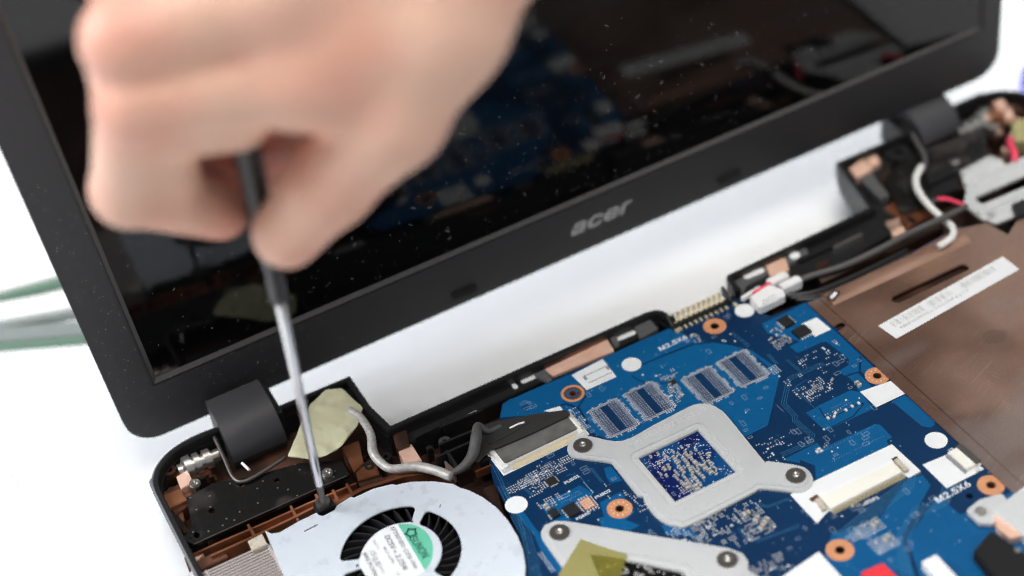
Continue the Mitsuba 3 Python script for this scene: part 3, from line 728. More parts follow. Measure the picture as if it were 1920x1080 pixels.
def cluster(c, w, h, n):
    """Bare pads in rows of pairs, as for small two-ended parts; a few places hold four or six pads."""
    out, turn = [], R.random() < .5
    px_, py_ = (.85, 1.75) if turn else (1.75, .85)
    nx, ny = max(1, int(w / px_)), max(1, int(h / py_))
    cells = [(i, j) for i in range(nx) for j in range(ny)]
    R.shuffle(cells)
    k_ = 0
    for i, j in cells:
        if k_ >= n: break
        x, y = c[0] + (i - nx / 2) * px_, c[1] + (j - ny / 2) * py_
        if R.random() < .12:
            m = R.choice((.55, .8))
            out.append((x, y, m, m)); k_ += 1
            continue
        for s_ in (-1, 1):
            out.append((x + (0 if turn else .48 * s_), y + (.48 * s_ if turn else 0), .46 if turn else .42, .42 if turn else .46))
        k_ += 2
    return out


fields = [cluster((-82.6,22.6), 14, 5, 55), cluster((-70.4,24.4), 16, 5, 60), cluster((-60.3,25.9), 6, 4, 18), cluster((-80.7,20.5), 7, 11, 60), cluster((-71.9,21.8), 9, 4, 30),
          cluster((-79.7,11.3), 9, 4, 30), cluster((-53.3,36.3), 5, 8, 30), cluster((-53.1,42.4), 6, 4, 14), cluster((0.8,50), 6, 4, 12), cluster((26.1,31.8), 7, 8, 40),
          cluster((16.2,20.7), 5, 4.5, 28), cluster((23.5,7.3), 14, 8, 48), cluster((33.7,16.9), 18, 10, 30), cluster((18.4,9.5), 8, 12, 26), cluster((22.1,2.3), 12, 4, 22),
          cluster((-4.5,-9.2), 12, 8, 26), cluster((-11.2,-14.3), 12, 5, 16), cluster((-49.7,-26), 18, 12, 130), cluster((-38.9,-26.5), 16, 9, 60), cluster((-28.7,-27.8), 10, 7, 50),
          cluster((-28.9,-35.7), 12, 8, 60), cluster((-38.3,-36.2), 16, 6, 26), cluster((-0.5,-54.4), 10, 6, 70), cluster((-0.3,-62.3), 10, 6, 70), cluster((-7.2,-55.2), 8, 4, 30),
          cluster((-36,-50.5), 14, 7, 60), cluster((49.7,-33.8), 5, 8, 34), cluster((49.7,-40.6), 4, 8, 24), cluster((-19.3,30.5), 7, 9, 40), cluster((-15.9,39.4), 8, 5, 20),
          cluster((-63.8,3.7), 14, 10, 14), cluster((-55.4,-6.1), 5, 8, 14), cluster((-92.4,-11.2), 2, 10, 20), cluster((2,64.5), 4, 3, 6), cluster((10,60.7), 18, 2, 30),
          cluster((48.8,-26.7), 5, 5, 8), cluster((-52.3,5.9), 4, 4, 6), cluster((0,-45.4), 14, 3, 10), cluster((-46.5,-33.4), 20, 6, 30)]
ok = board.buffer(-.6).difference(unary_union([bholes.buffer(3.5)]))
for fl in fields:
    fl = [q for q in fl if ok.contains(Point(q[0], q[1]))]
    if fl: obj('motherboard__solder_pads', pads(fl, Z1 + .01), 'solder', kind='stuff')
# fine printed outlines around parts
ol = []
for _ in range(2600):
    q = (R.uniform(-88, 44), R.uniform(-72, 56))
    if not ok.contains(Point(q)) or meshkit.noise(np.array([q[0] * .09, q[1] * .09, 7.0])) < .62: continue
    w_, h_ = R.choice(((1.6, .9), (.9, 1.6), (2.4, 1.3), (1.3, 2.4)))
    f_ = sbox(q[0] - w_ / 2, q[1] - h_ / 2, q[0] + w_ / 2, q[1] + h_ / 2)
    ol.append(f_.difference(f_.buffer(-.09)))
    if len(ol) > 150: break
obj('motherboard__printed_outline', ex(unary_union(ol), Z1 + .02, Z1 + .06), 'silk_dim', kind='stuff')
# scattered single vias
vias = []
while len(vias) < 420:
    q = (R.uniform(-100, 45), R.uniform(-75, 58))
    if ok.contains(Point(q)) and R.random() < .35 + .65 * (meshkit.noise(np.array([q[0] * .12, q[1] * .12, 1.0])) > .55):
        vias.append((q[0], q[1], R.choice((.12, .14, .17, .24))))
obj('motherboard__via', dots(vias, .15, Z1, .04, 6), 'silk_dim', kind='stuff')
row = []
for p, q, n, r in (((5.9,5.8), (6.2,1.9), 7, .12), ((20.5,-6), (27.2,-5.9), 9, .1), ((20.5,-7.5), (27,-7.3), 9, .1), ((20.5,-9), (27.2,-8.9), 9, .1), ((2,-7.6), (5.9,-7.3), 6, .12),
                   ((6.7,-20.5), (27.2,-20.5), 22, .08), ((6.1,-25.8), (26.4,-25.9), 22, .08), ((-77.1,8.8), (-69.8,8.8), 11, .1), ((-76.9,7.6), (-69.7,7.5), 11, .1), ((-57.4,0.8), (-56.4,-7.6), 9, .2), ((-66.6,11.2), (-66.4,6.2), 9, .14)):
    row += [(p[0] + (q[0] - p[0]) * i / (n - 1), p[1] + (q[1] - p[1]) * i / (n - 1), r) for i in range(n)]
obj('motherboard__via_row', dots(row, .1, Z1, .04, 6), 'silk', kind='stuff')
# bright solder joints
big = [(14.7,16.6), (36.1,17.6), (35,17.3), (35.5,19), (-4.7,8.4), (24.3,17.8), (11.2,-22), (8.6,-22.3), (9.3,42.1), (-25.6,10.9), (12.4,-12.6), (26.6,-5.5), (30.8,-7.3), (-70.8,-5.5), (-72.7,10.4),
       (8.7,42.9), (12.8,44.1), (12.1,40.2), (-22.4,50.4), (-24,44), (-20.4,40.9), (-23.2,-27.4), (-1.1,-57.9), (-43.6,-27.4), (41,-39.2)]
obj('motherboard__solder_joint', dots([(p[0], p[1], R.choice((.3, .36, .45))) for p in big], .3, Z1, .25, 8), 'solder', kind='stuff')

# capacitors and resistors
TAN, GREY, DARKB = (.27, .235, .19), (.23, .22, .20), (.03, .03, .034)
cap1, col1 = component(1.7, 1.05, .8, TAN)
cap2, col2 = component(1.2, .75, .6, GREY)
cap3, col3 = component(2.2, 1.6, 1.1, TAN)
res1, colr = component(1.1, .6, .4, DARKB)


def comps(mesh, col, places, z=Z1):
    copies('motherboard__capacitor', mesh, 'component', [(p[0], p[1], z, p[2] if len(p) > 2 else 0) for p in places], color=col)


comps(cap2, col2, [(*(-19.5,31.2), 90), (*(-17.8,31.7), 90), (*(-18.3,28.9), 90), (*(-18.8,34.3), 0), (*(-15.9,36.9), 0), (*(-19,27.1), 0), (*(-18.4,37.2), 0), (*(0.5,50.9), 60), (*(2.1,50.5), 60), (*(1.8,47.3), 60),
                   (*(23.1,33.9), 20), (*(22.9,31.4), 20), (*(27.6,36.9), 90), (*(28.2,35.1), 90), (*(27.9,32), 90), (*(28.5,30.2), 90), (*(25.6,37), 20), (*(-54.2,36.9), 70), (*(-55,32.6), 80), (*(-54.5,39.5), 20), (*(-54.9,41.7), 20),
                   (*(21.5,5.2), 0), (*(22.9,3.3), 0), (*(28.5,4.9), 30), (*(46.5,-40.5), 90), (*(46.9,-37.8), 20), (*(50.7,-36.9), 20)])
comps(cap3, col3, [(*(34.3,-1.9), 90), (*(-82.3,8.1), 90), (*(-29.9,-29.7), 0), (*(-29.1,-36.9), 30), (*(-28.6,-33.2), 30), (*(-26.5,-35.4), 30), (*(0.9,-55.3), 20), (*(0.3,-62), 20)])
comps(res1, colr, [(*(-80.5,8.3), 90), (*(-79.1,7.9), 90), (*(-75.8,25.9), 0), (*(-66.7,23.6), 0), (*(-54.6,34.1), 0), (*(20.7,-8.2), 0), (*(17.3,-8.9), 0), (*(22.1,-8), 0), (*(17.1,-7.6), 0), (*(19.5,-8.3), 90),
                   (*(-37.2,-24.1), 0), (*(-33.4,-23.3), 0), (*(-31,-23.3), 0), (*(8.1,-19.4), 0)])
wr, wcol = component(1.3, .8, .5, (.74, .74, .73))
comps(wr, wcol, [(*(16.5,-9.3), 90), (*(19.8,-8.8), 30), (*(18.6,-9.8), 30), (*(23.6,-9.6), 90), (*(26.4,-9.3), 90), (*(29.1,-9.3), 90), (*(5.6,-19.2), 0), (*(5.7,-20.4), 0), (*(4.4,-19.9), 90), (*(1.1,51.2), 60)])

# square chips with leads


def chip(key, c, sx, sy, h, a, leads, pitch, sides='ns', lead=.9):
    k = num(key)
    scene.pop(k, None)
    m = bev(rot2(sbox(c[0] - sx / 2, c[1] - sy / 2, c[0] + sx / 2, c[1] + sy / 2), a, c), .15, h, .15)
    obj(k + '__package', m, 'chip')
    L = []
    for i in range(leads):
        o = (i - (leads - 1) / 2) * pitch
        for s in (-1, 1):
            if 'n' in sides: L.append((o, s * (sy / 2 + lead / 2)))
            if 'e' in sides: L.append((s * (sx / 2 + lead / 2), o))
    ca, sa = math.cos(math.radians(a)), math.sin(math.radians(a))
    for (x, y) in L:
        q = (c[0] + x * ca - y * sa, c[1] + x * sa + y * ca)
        turn = a if abs(y) > sy / 2 else a + 90
        b = bx(q[0], q[1], .05, pitch * .5, lead, .3, turn)
        obj(k + '__lead', b, 'silver_bright')
    return k


chip('motherboard__chip', (32.4,37.8), 4.2, 5.0, 1.3, 3, 4, 1.1, 'e')
chip('motherboard__chip', (33.8,30.3), 5.6, 4.4, 1.5, 3, 4, 1.2, 'n')
chip('motherboard__chip', (-75.5,17.4), 3.6, 3.4, .8, 2, 6, .5, 'ne', .5)
chip('motherboard__chip', (-76.1,2.6), 4.6, 5.0, 1.0, 2, 4, 1.1, 'e', .5)
chip('motherboard__chip', (-81.7,4.1), 3.0, 3.2, 1.4, 2, 3, .8, 'e', .5)
chip('motherboard__chip', (-17.4,34.6), 2.2, 2.4, .6, 2, 3, .6, 'n', .4)
cp = (-70.3,2.6)
k = obj('motherboard__thermal_pad', bx(cp[0], cp[1], .03, 3.9, 4.6, .08, 2), 'ring_copper')
obj(k + '__solder_dots', dots([(cp[0] - 1.35 + .9 * i, cp[1] - 1.6 + 1.05 * j) for i in range(4) for j in range(4)], .28, .11, .08), 'solder', kind='stuff')
obj('motherboard__solder_pads', pads([(cp[0] - 2.6, cp[1], .3, 5), (cp[0] + 2.5, cp[1], .3, 5)] + [(cp[0] - 1.5 + i, cp[1] + s * 3, .5, .8) for i in range(4) for s in (-1, 1)], .03), 'solder', kind='stuff')

# printed words on the board
for s, h, p, q in (('PU801', 1.15, (-72.3,13.8), (-68.4,14.1)), ('PU802', 1.15, (-67,2.7), (-62.9,2.8)), ('PQ802', 1.0, (-76.7,-1.9), (-72.9,-1.7)), ('M2.5X6', 2.0, (-12.6,50.8), (-0.3,51.1)), ('M2.5X6', 2.3, (22.7,-58.8), (35.5,-58.6)),
                   ('U1', 1.0, (39.8,-43.3), (42,-43.3)), ('JEDP1', 1.2, (3.1,-46.9), (7.5,-47.1))):
    obj('motherboard__printed_word', text(s, h, p[0], p[1], .04, ang(p, q), .05, True, 1.15), 'silk')

# display connector with its black tape
lx, ly = -71, 35.4
k = 'motherboard__display_connector'
obj(k + '__base', bx(lx, ly - .4, .05, 33.5, 12.2, .25, 1.0), 'sticker')
obj(k + '__housing', [bx(lx, ly - 3.2, .3, 29.5, 1.6, .75, 1.0, .3), bx(lx - 14.6, ly - .6, .3, 1.6, 8.6, 1.0, 1.0, .2), bx(lx + 14.6, ly - .6, .3, 1.6, 8.6, 1.0, 1.0, .2)], 'cream')
obj(k + '__tape', bev(rot2(sbox(lx - 14.2, ly - 2.9, lx + 14.4, ly + 5.6), 1.0, (lx, ly)), .4, 1.5, .2), 'tape_grey')
obj(k + '__tape_top', bx(lx, ly + 1.4, 1.51, 27.6, 8.0, .06, 1.0, .3), 'tape_grey')
obj(k + '__latch', bx(lx, ly - 3.5, 1.06, 27, .7, .3, 1.0, .1), 'silver_bright')
for i in range(40):
    obj(k + '__pin', bx(lx - 12.7 + i * .65, ly - 5.1 + (i * .65 - 12.7) * .0175, .2, .3, 2.4, .5, 1.0), 'gold')
for s in (-1, 1):
    obj(k + '__solder_tab', bx(lx + s * 14.2, ly - 5.2, .31, 4.2, 1.5, .4, 1.0, .2), 'silver_bright')
    obj(k + '__solder_tab', bx(lx + s * 15.2, ly + 4.2, .31, 1.8, 1.8, 1.3, 1.0, .2), 'silver_bright')

# gold blade header on the rear edge
k = 'motherboard__battery_header'
obj(k + '__body', bx(9.6, 58.6, .05, 23, 1.5, 1.1, 0, .2), 'black')
for i in range(10):
    x = -.4 + i * 2.2
    obj(k + '__pin', [bx(x, 60.6, .6, 1.1, 3.4, .5), bx(x, 61.8, .6, 1.1, .9, 3.0), bx(x, 56.6, .05, .8, 1.8, .4)], 'gold')
for x in (-2.6, 22.2):
    obj(k + '__guide_post', profile_x([(57, .1), (63.5, .1), (63.8, 4.0), (62.4, 4.2), (58.5, 1.4), (57, 1.2)], x - .5, x + .5), 'black')
    obj(k + '__pin', bx(x + .6, 56.2, .05, 1.3, 1.8, .7), 'gold')

# long flat cable connector
k = 'motherboard__ribbon_connector'
q = [(-13.7,-30.6),(26.5,-30.6),(26.7,-45),(22.3,-45.4),(20.7,-35.9),(-6.4,-41.7),(-8.5,-44.6),(-13.6,-45)]
obj(k + '__base', ex(Polygon([(-13.7,-30.6),(-6.9,-29.9),(26.5,-30.6),(26.8,-45.1),(21.9,-45.4),(21.2,-42.4),(-8.5,-43),(-13.6,-45)]), .05, .3), 'sticker')
body = Polygon([(-7.3,-37.6),(20.8,-38.5),(20.8,-43.3),(-7.4,-43.7)])
obj(k + '__body', bev(body, .3, 2.0, .3), 'cream')
obj(k + '__ledge', ex([(-6.9,-36.2),(21.5,-37),(21.4,-38.3),(-6.7,-37.6)], .3, 1.3), 'white_plastic')
p, q = (-6.8,-44.1), (20.6,-44)
fa = ang(p, q)
for e0, e1_, gap in (([(-8,-37.4),(-8.9,-42.4)], 0, [(-9.8,-36.1),(-6.6,-36)]), ([(22.9,-37.4),(22.6,-43.3)], 0, [(22.3,-36.6),(24.4,-36.6)])):
    obj(k + '__end_clip', ex(LineString(e0).buffer(.8, cap_style=2), .3, 1.5), 'foam')
    obj(k + '__end_gap', ex(LineString(gap).buffer(.9, cap_style=2), .3, .36), 'copper_dark')
for i in range(31):
    t = i / 30
    obj(k + '__pin', bx(p[0] + (q[0] - p[0]) * t, p[1] + (q[1] - p[1]) * t, .1, .36, 1.9, .6, fa), 'gold')

# small connector on the right sticker
k = 'motherboard__socket'
p = (40.2,-48.9)
obj(k + '__body', bev(rot2(sbox(p[0] - 1.9, p[1] - 4.6, p[0] + 1.9, p[1] + 4.6), 2, p), .2, 1.8, .3), 'cream')
obj(k + '__cap', bx(p[0] + 3.1, p[1] + .6, .2, 2.4, 9.4, 1.5, 2, .2), 'dark_steel')
obj(k + '__latch', bx(p[0] - 2.5, p[1] - .3, .2, .6, 9, .9, 2), 'ink_grey')
for dy in (-6, -4.2):
    obj(k + '__tab', bx(p[0] + 1.5 + (dy + 6), p[1] + dy, .2, 1.6, 1.4, .6, 2, .2), 'silver_bright')
for p in ((45.9,-30.4), (47,-54.9)):
    obj('motherboard__test_pad', bx(p[0], p[1], .05, 1.9, 1.2, .15, 20, .4), 'gold')
p = (32.9,-61.8)
obj('motherboard__hole_liner', disc(p[0], p[1], 1.3, -1.6, -1.3), 'hole')

# ------------------------------------------------------------------ backplates
plate1 = Polygon([(-64.3,26.7),(-62.1,29.1),(-58.9,30),(-56.1,29),(-53.9,26.7),(-46.7,19.7),(-33.1,20.2),(-19.9,20.8),(-16.4,20.3),(-13.1,18),(-11.5,13.8),(-11.2,9),(-12.6,-13.4),(-11.6,-14.9),(-5.4,-21.1),(-3.2,-24.8),(-3.9,-29.1),(-6.5,-31.6),(-10.2,-31.9),(-13.5,-29.7),(-20.4,-23.8),(-24.5,-23.8),(-47.4,-24.1),(-51.3,-22.4),(-53.9,-19.1),(-55,-14),(-54.6,-7.5),(-53.9,-5.7),(-55.1,-3.3),(-54.9,10.8),(-55.7,13.9),(-62.8,20.7),(-64.6,23.7)])
plate1 = Polygon(spline(list(plate1.buffer(0).exterior.coords)[:-1] + [plate1.exterior.coords[0]], 4)).buffer(0)
win = sbox(-46.4, -13.2, -23.0, 9.9)
labels['processor_backplate'] = {'label': 'silver cross shaped backplate with a square window full of capacitors', 'category': 'metal plate'}
k = 'processor_backplate'
obj(k + '__plate', bev(plate1.difference(win), .15, 1.15, .3), 'silver')
obj(k + '__raised_face', bev(plate1.buffer(-1.5).difference(rp(win.buffer(2.6), 1.5)), 1.15, 1.6, .2), 'silver')
obj(k + '__window_rim', ex(rp(win.buffer(2.0), 1.2).difference(win.buffer(.9)), 1.15, 1.32), 'silver_bright')


def thumbscrew(key, c, z):
    a = np.arange(56) * 2 * np.pi / 56
    r = np.where(np.arange(56) % 2, 3.35, 3.05)
    ring = Polygon(np.c_[c[0] + r * np.cos(a), c[1] + r * np.sin(a)])
    s = obj(key, [bev(ring, z, z + .7, .15), ann(c[0], c[1], 1.3, 2.6, z + .7, z + .85)], 'dark_steel')
    obj(s + '__center', lathe([(0, 1.25), (.35, 1.25), (.5, .8), (.3, .5), (.1, .01)], (*c, z + .7), (0, 0, 1), 18), 'steel', smooth=40)
    return s


for c in ((-59.3,24.5), (-8.3,-25.9)):
    thumbscrew(k + '__screw', c, 1.6)
p, q = (-44.4,16.9), (-22.1,16.7)
obj(k + '__stamped_word', text('3HIE10021: S1n0', 2.1, p[0], p[1] - 1.2, 1.59, ang(p, q), .05, sx=1.15), 'silver_bright')
# capacitors inside the window belong to the board
wp = []
WC = [((-42.4,8.6), 0), ((-39.6,8.4), 0), ((-38.2,6.3), 1), ((-34.9,6.5), 0), ((-34,4.7), 0), ((-31.5,6.6), 0), ((-29.5,5.8), 0), ((-31.5,4.2), 0), ((-30.2,2.7), 0), ((-28.2,2.9), 0), ((-28.1,0.7), 0), ((-36.2,3.8), 1), ((-36.6,1.5), 1), ((-36.9,-0.9), 1), ((-37,-3.1), 1), ((-33.8,1.6), 1), ((-33.9,-0.6), 1), ((-34.4,-2.6), 1), ((-34.7,-4.7), 1), ((-31.5,1.3), 1), ((-31.7,-0.9), 1), ((-31.7,-2.9), 1), ((-30.7,-3.3), 0), ((-35.4,-6.8), 1), ((-35.4,-8.7), 1), ((-35.6,-10.9), 1), ((-33.2,-6.5), 1), ((-32.9,-8.7), 1), ((-30.2,-5.4), 2), ((-29.7,-8), 2), ((-27.6,-4.3), 1), ((-27.6,-6.5), 0), ((-27.4,-7.8), 0), ((-26.1,-1.4), 1), ((-28.6,-1.3), 0), ((-41.5,1.3), 1), ((-40.1,0.6), 0), ((-39.7,2.1), 0), ((-39.5,-9.4), 2), ((-39.8,-6.6), 0), ((-38.1,-9.7), 0), ((-37.3,-11.7), 2)]

for sz, (msh, cl) in enumerate(((cap2, col2), (cap1, col1), (cap3, col3))):
    comps(msh, cl, [(c[0], c[1], 90 if sz == 1 else 88) for c, t in WC if t == sz], .06)
xc = [(R.gauss(-34, 4.5), R.gauss(-3, 4.5)) for _ in range(60)]
xc = [c_ for c_ in xc if -44 < c_[0] < -26 and -11 < c_[1] < 6 and all(math.dist(c_, w_[0]) > 1.3 for w_ in WC)]
comps(cap2, col2, [(round(c_[0] / 1.15) * 1.15, round(c_[1] / 1.6) * 1.6, 90) for c_ in xc], .06)
wv = [(R.uniform(-46, -23.4), R.uniform(-12.8, 9.5), R.choice((.13, .17, .22, .3))) for _ in range(300)]
wv = [v for v in wv if v[1] > 1 or v[0] > -28 or R.random() < .35]
obj('motherboard__window_mask', bx(-34.7, -1.6, .022, 23.2, 22.9, .02), 'board_navy')
obj('motherboard__window_via', dots(wv, .3, .045, .06, 7), 'solder', kind='stuff')
p, q = (-43.7,4.5), (-39.3,4.5)
obj('motherboard__printed_word', text('L2001', 1.5, p[0], p[1], .05, ang(p, q), .05), 'silk')
obj('motherboard__solder_pads', pads([q_ for q_ in cluster((-38, -8), 8, 6, 40)], .05), 'solder', kind='stuff')

labels['chip_backplate'] = {'label': 'white metal backplate half covered by yellow tape at the bottom edge of the photo', 'category': 'metal plate'}
P2 = [(-90.2,-3),(-89.3,-0.6),(-86.8,1.5),(-83,1.1),(-79.5,-1.4),(-64.1,-17.2),(-48.5,-32.9),(-42.9,-38.6),(-40.3,-42.9),(-40.6,-46.5),(-42.7,-49.4)]
plate2 = Polygon(P2 + [(-33, -75), (-72, -85), (-91, -56)])
plate2 = rp(plate2, .8)
W2 = rp([(-80.8,-17.5),(-69.1,-28.7),(-59.5,-39.7),(-63.4,-50.8),(-83.9,-32.6)], .8)
k = 'chip_backplate'
obj(k + '__plate', bev(plate2.difference(W2), .15, 1.15, .3), 'silver')
obj(k + '__raised_face', bev(plate2.buffer(-1.6).difference(rp(W2.buffer(2.6), 1.4)), 1.15, 1.55, .2), 'silver')
obj(k + '__window_rim', ex(rp(W2.buffer(1.6), 1).difference(W2.buffer(.5)), 1.15, 1.34), 'silver_bright')
for c in ((-84.5,-4.6), (-46,-43)):
    thumbscrew(k + '__screw', c, 1.6)
tp = Polygon([(-80.1,-10.7),(-76.9,-15.7),(-71,-24.3),(-83.2,-36.4),(-98.4,-26.6),(-93.2,-19.5)])
obj('yellow_tape', [ex(tp.difference(W2), 1.62, 1.72), ex(rp(W2.buffer(2.4), 1).intersection(tp).difference(W2.buffer(1.2)), 1.72, 1.85)], 'kapton')
clear = ex(tp.intersection(W2.buffer(.4)), 1.5, 1.51)
obj('yellow_tape__clear_part', tm(clear.vertices[:, :] * [1, 1, 0] + [0, 0, 1.55], clear.faces[[abs(n[2]) > .9 and n[2] > 0 for n in clear.face_normals]]), 'kapton_clear')
tag('yellow_tape', 'yellow heat proof tape stuck across the lower metal backplate', 'tape')
wb = W2.bounds
obj('motherboard__window_mask', ex(W2.buffer(1), .022, .04), 'hole')
comps(cap2, col2, [(x, y, R.choice((0, 90, 20))) for x, y in ((R.uniform(wb[0], wb[2]), R.uniform(wb[1], wb[3])) for _ in range(60)) if W2.buffer(-.8).contains(Point(x, y))], .06)
obj('motherboard__window_via', dots([(R.uniform(wb[0], wb[2]), R.uniform(wb[1], wb[3]), R.choice((.2, .3))) for _ in range(160)], .3, .045, .06, 7), 'solder', kind='stuff')

# ------------------------------------------------------------------ cooling fan
labels['cooling_fan'] = {'label': 'flat white laptop fan with a round green and white label', 'category': 'fan'}
edge = [(-165.6,49.7),(-164.1,47.3),(-161.8,46.3),(-154.5,47.3),(-148,47.5),(-147.7,45.9),(-146.6,44.9)] + [(-142.4,45.2),(-140.8,46.7),(-139.1,47),(-135.4,47.6),(-134.6,46.6),(-127.5,46.7),(-121.3,45.1),(-120.4,44),(-115.6,42.5),(-109.1,38.5),(-103.9,33.6),(-102.8,30.9),(-100.7,28),(-98.3,22.8),(-96.6,16.6),(-96,9.4),(-96.5,1.7),(-97.7,-4.1),(-100.1,-10.4),(-103.3,-15.9)]
fan_plate = Polygon(edge + [(-106, -24), (-116, -30), (-140, -34), (-168.5, -34), (-168, 20)])
HUB = (-131.2, 15.6)


def sector(r0, r1, a0, a1, rr=1.6):
    a = np.radians(np.linspace(a0, a1, 40))
    s = Polygon(list(np.c_[HUB[0] + r1 * np.cos(a), HUB[1] + r1 * np.sin(a)]) + list(np.c_[HUB[0] + r0 * np.cos(a[::-1]), HUB[1] + r0 * np.sin(a[::-1])]))
    return s.buffer(-rr).buffer(rr, quad_segs=6)


ops = [sector(13.2, 20.3, 52, 156), sector(12.8, 19.2, -66, 41), sector(13.2, 20.3, 172, 258)]
pin = [Point((-122.7,26.4)).buffer(.55), Point((-145.5,19.2)).buffer(.55)]
k = 'cooling_fan'
obj(k + '__cover', bev(fan_plate.difference(unary_union(ops + pin)), 1.0, 1.6, .15), 'fan_white')
obj(k + '__housing', ex(fan_plate.buffer(-.8).exterior.buffer(1.0), -8.6, .95), 'black')
obj(k + '__floor', ex(fan_plate.buffer(-1), -8.8, -8.2), 'black_matt')
obj(k + '__hub', [disc(*HUB, 12.6, -8, .6, 48)], 'black')
for i in range(32):
    a = (4 + i * 11.25) * np.pi / 180
    pts = []
    for t in np.linspace(0, 1, 4):
        r = 12.4 + 8.6 * t
        b = a + .25 * t
        pts.append((HUB[0] + r * math.cos(b), HUB[1] + r * math.sin(b)))
    obj(k + '__blade', ex(LineString(pts).buffer(.17, cap_style=2, join_style=1), -7.6, .35), 'blade')
p, q = (-154.5,42.1), (-149.8,42.3)
obj(k + '__mark', ex(LineString([p, q]).buffer(.22), 1.6, 1.66), 'ink')
p = (-111.9,27)
obj(k + '__mark', ex(LineString([(p[0] - .4, p[1] - .4), (p[0] + .3, p[1] + .5)]).buffer(.15), 1.6, 1.66), 'ink')
# the ear and the screw that the driver is turning
ear = (-144.5,49.8)
obj(k + '__ear', bev(rp([(ear[0] - 3.6, ear[1] - 3.0), (ear[0] + 3.4, ear[1] - 3.0), (ear[0] + 3.2, ear[1] + 1.8), (ear[0], ear[1] + 3.6), (ear[0] - 3.4, ear[1] + 1.6)], .8), -3, 1.9, .3), 'black')
obj(k + '__screw', [bev(Point(ear).buffer(2.5).difference(Point(ear).buffer(1.2)), 1.9, 3.0, .3), ann(*ear, .4, 1.25, 1.9, 2.5)], 'dark_steel')
# label
lr = Point(HUB).buffer(11.9, quad_segs=16)
g0, g1 = (-127.2,27.9), (-128,5.4)
d = np.array(g1) - np.array(g0); d /= np.linalg.norm(d); nrm = np.array([-d[1], d[0]])
far = Polygon([tuple(np.array(g0) - d * 20), tuple(np.array(g1) + d * 30), tuple(np.array(g1) + d * 30 + nrm * 40), tuple(np.array(g0) - d * 20 + nrm * 40)])
lab = Polygon(spline([(-127.2,27.9), (-133.5,28.2), (-139.5,25.7), (-143.5,21.5), (-144.9,17.1), (-144.7,12.4), (-142.8,7.6), (-137.9,4.9), (-132.3,4.8), (-128,5.4), (-124.4,7.9), (-122,11.6), (-120.7,16.1), (-121,20.6), (-123,24.6), (-127.2,27.9)], 5))
k2 = obj('cooling_fan__label', ex(lab.difference(far), 1.62, 1.7), 'sticker')
obj(k2 + '__green_field', ex(lab.intersection(far), 1.62, 1.7), 'label_green')


def word(s, h, a, b, m='ink', bold=False):
    w_ = meshkit.text_mesh(s, h, .05, bold).bounds
    L = math.dist(a, b)
    obj(k2 + '__printed_word', text(s, h, a[0], a[1], 1.7, ang(a, b), .05, bold, L / (w_[1][0] - w_[0][0])), m)


word('SUNON', 2.5, (-126.6,20.2), (-126.5,10.1), 'ink_green', True)
word('EF75070S1-C120-G9A', 1.35, (-129.9,27.5), (-130.6,7.6), 'ink', True)
word('DC5V = 2.25W', 1.7, (-133.2,25.4), (-133.8,8.9), 'ink', True)
word('BACT2', .9, (-137.2,25.8), (-137.3,21.9), 'ink_grey')
word('Min.1.2CFM', 1.0, (-135.5,21.5), (-135.7,13.7))
word('CE', 1.6, (-140.1,21.9), (-139.8,19.6))
word('UL US', 1.7, (-140.4,19.2), (-140.4,15.3), 'ink', True)
word('RoHS', 1.1, (-140,15), (-140,11.4), 'ink_grey')
word('MADE IN CHINA', 1.25, (-142,22.8), (-142.8,11.4), 'ink', True)
word('QR', 1.0, (-136.5,9.9), (-136.3,7.9), 'ink_grey')
hx = (-125,21.9)
obj(k2 + '__emblem', ex(unary_union([rot2(Polygon([(hx[0] + 1.75 * math.cos(a), hx[1] + 1.75 * math.sin(a)) for a in np.arange(5) * 2 * np.pi / 5]), 20, hx).exterior.buffer(.33),
                                     *[Point(hx[0] + 2.0 * math.cos(a), hx[1] + 2.0 * math.sin(a)).buffer(.36) for a in np.arange(5) * 2 * np.pi / 5 + .35]]), 1.7, 1.75), 'ink_green')

# ------------------------------------------------------------------ heat sink fins
labels['heat_sink'] = {'label': 'pale copper heat sink with a row of thin fins left of the fan', 'category': 'heat sink'}
k = 'heat_sink'
p00, p01 = (-188.4,50.4), (-164.1,50.9)
for i in range(34):
    y = 44.6 - i * 1.28
    obj(k + '__fin', bx(-181.2 - i * .02, y, -7.5, 28.6, .62, 8.4), 'fin')
    if i > 4:
        obj(k + '__short_fin', bx(-164.6, y + .3, -7.5, 3.4, .62, 8.0), 'fin')
    obj(k + '__short_fin', bx(-197.2 + 7.2, y, -7.5, -0 + 2.4, .62, 8.0), 'fin')
obj(k + '__bar', bx(-166.9, 22, -7.5, .9, 44, 8.7, 0), 'fin')
obj(k + '__bar', bx(-188.3, 22, -7.5, .9, 46, 8.7, 0), 'fin')
obj(k + '__base', bx(-178, 22, -8.6, 27, 46, 1), 'copper_paint')
obj('foam_pad', bev(Polygon([(-172.2,48.2),(-167,48.6),(-167.2,43.3),(-172.5,43.3)]), 1.0, 2.2, .25), 'foam')
tag('foam_pad', 'small square beige foam pad on the heat sink corner', 'foam pad')
obj('laptop__side_tab', bev(rp([(-192.3,53.7),(-183.1,54.2),(-179.9,52.6),(-179.5,49.7),(-192.3,49.5)], .6).intersection(INSIDE), -9, -2.4, .4), 'copper_dark')

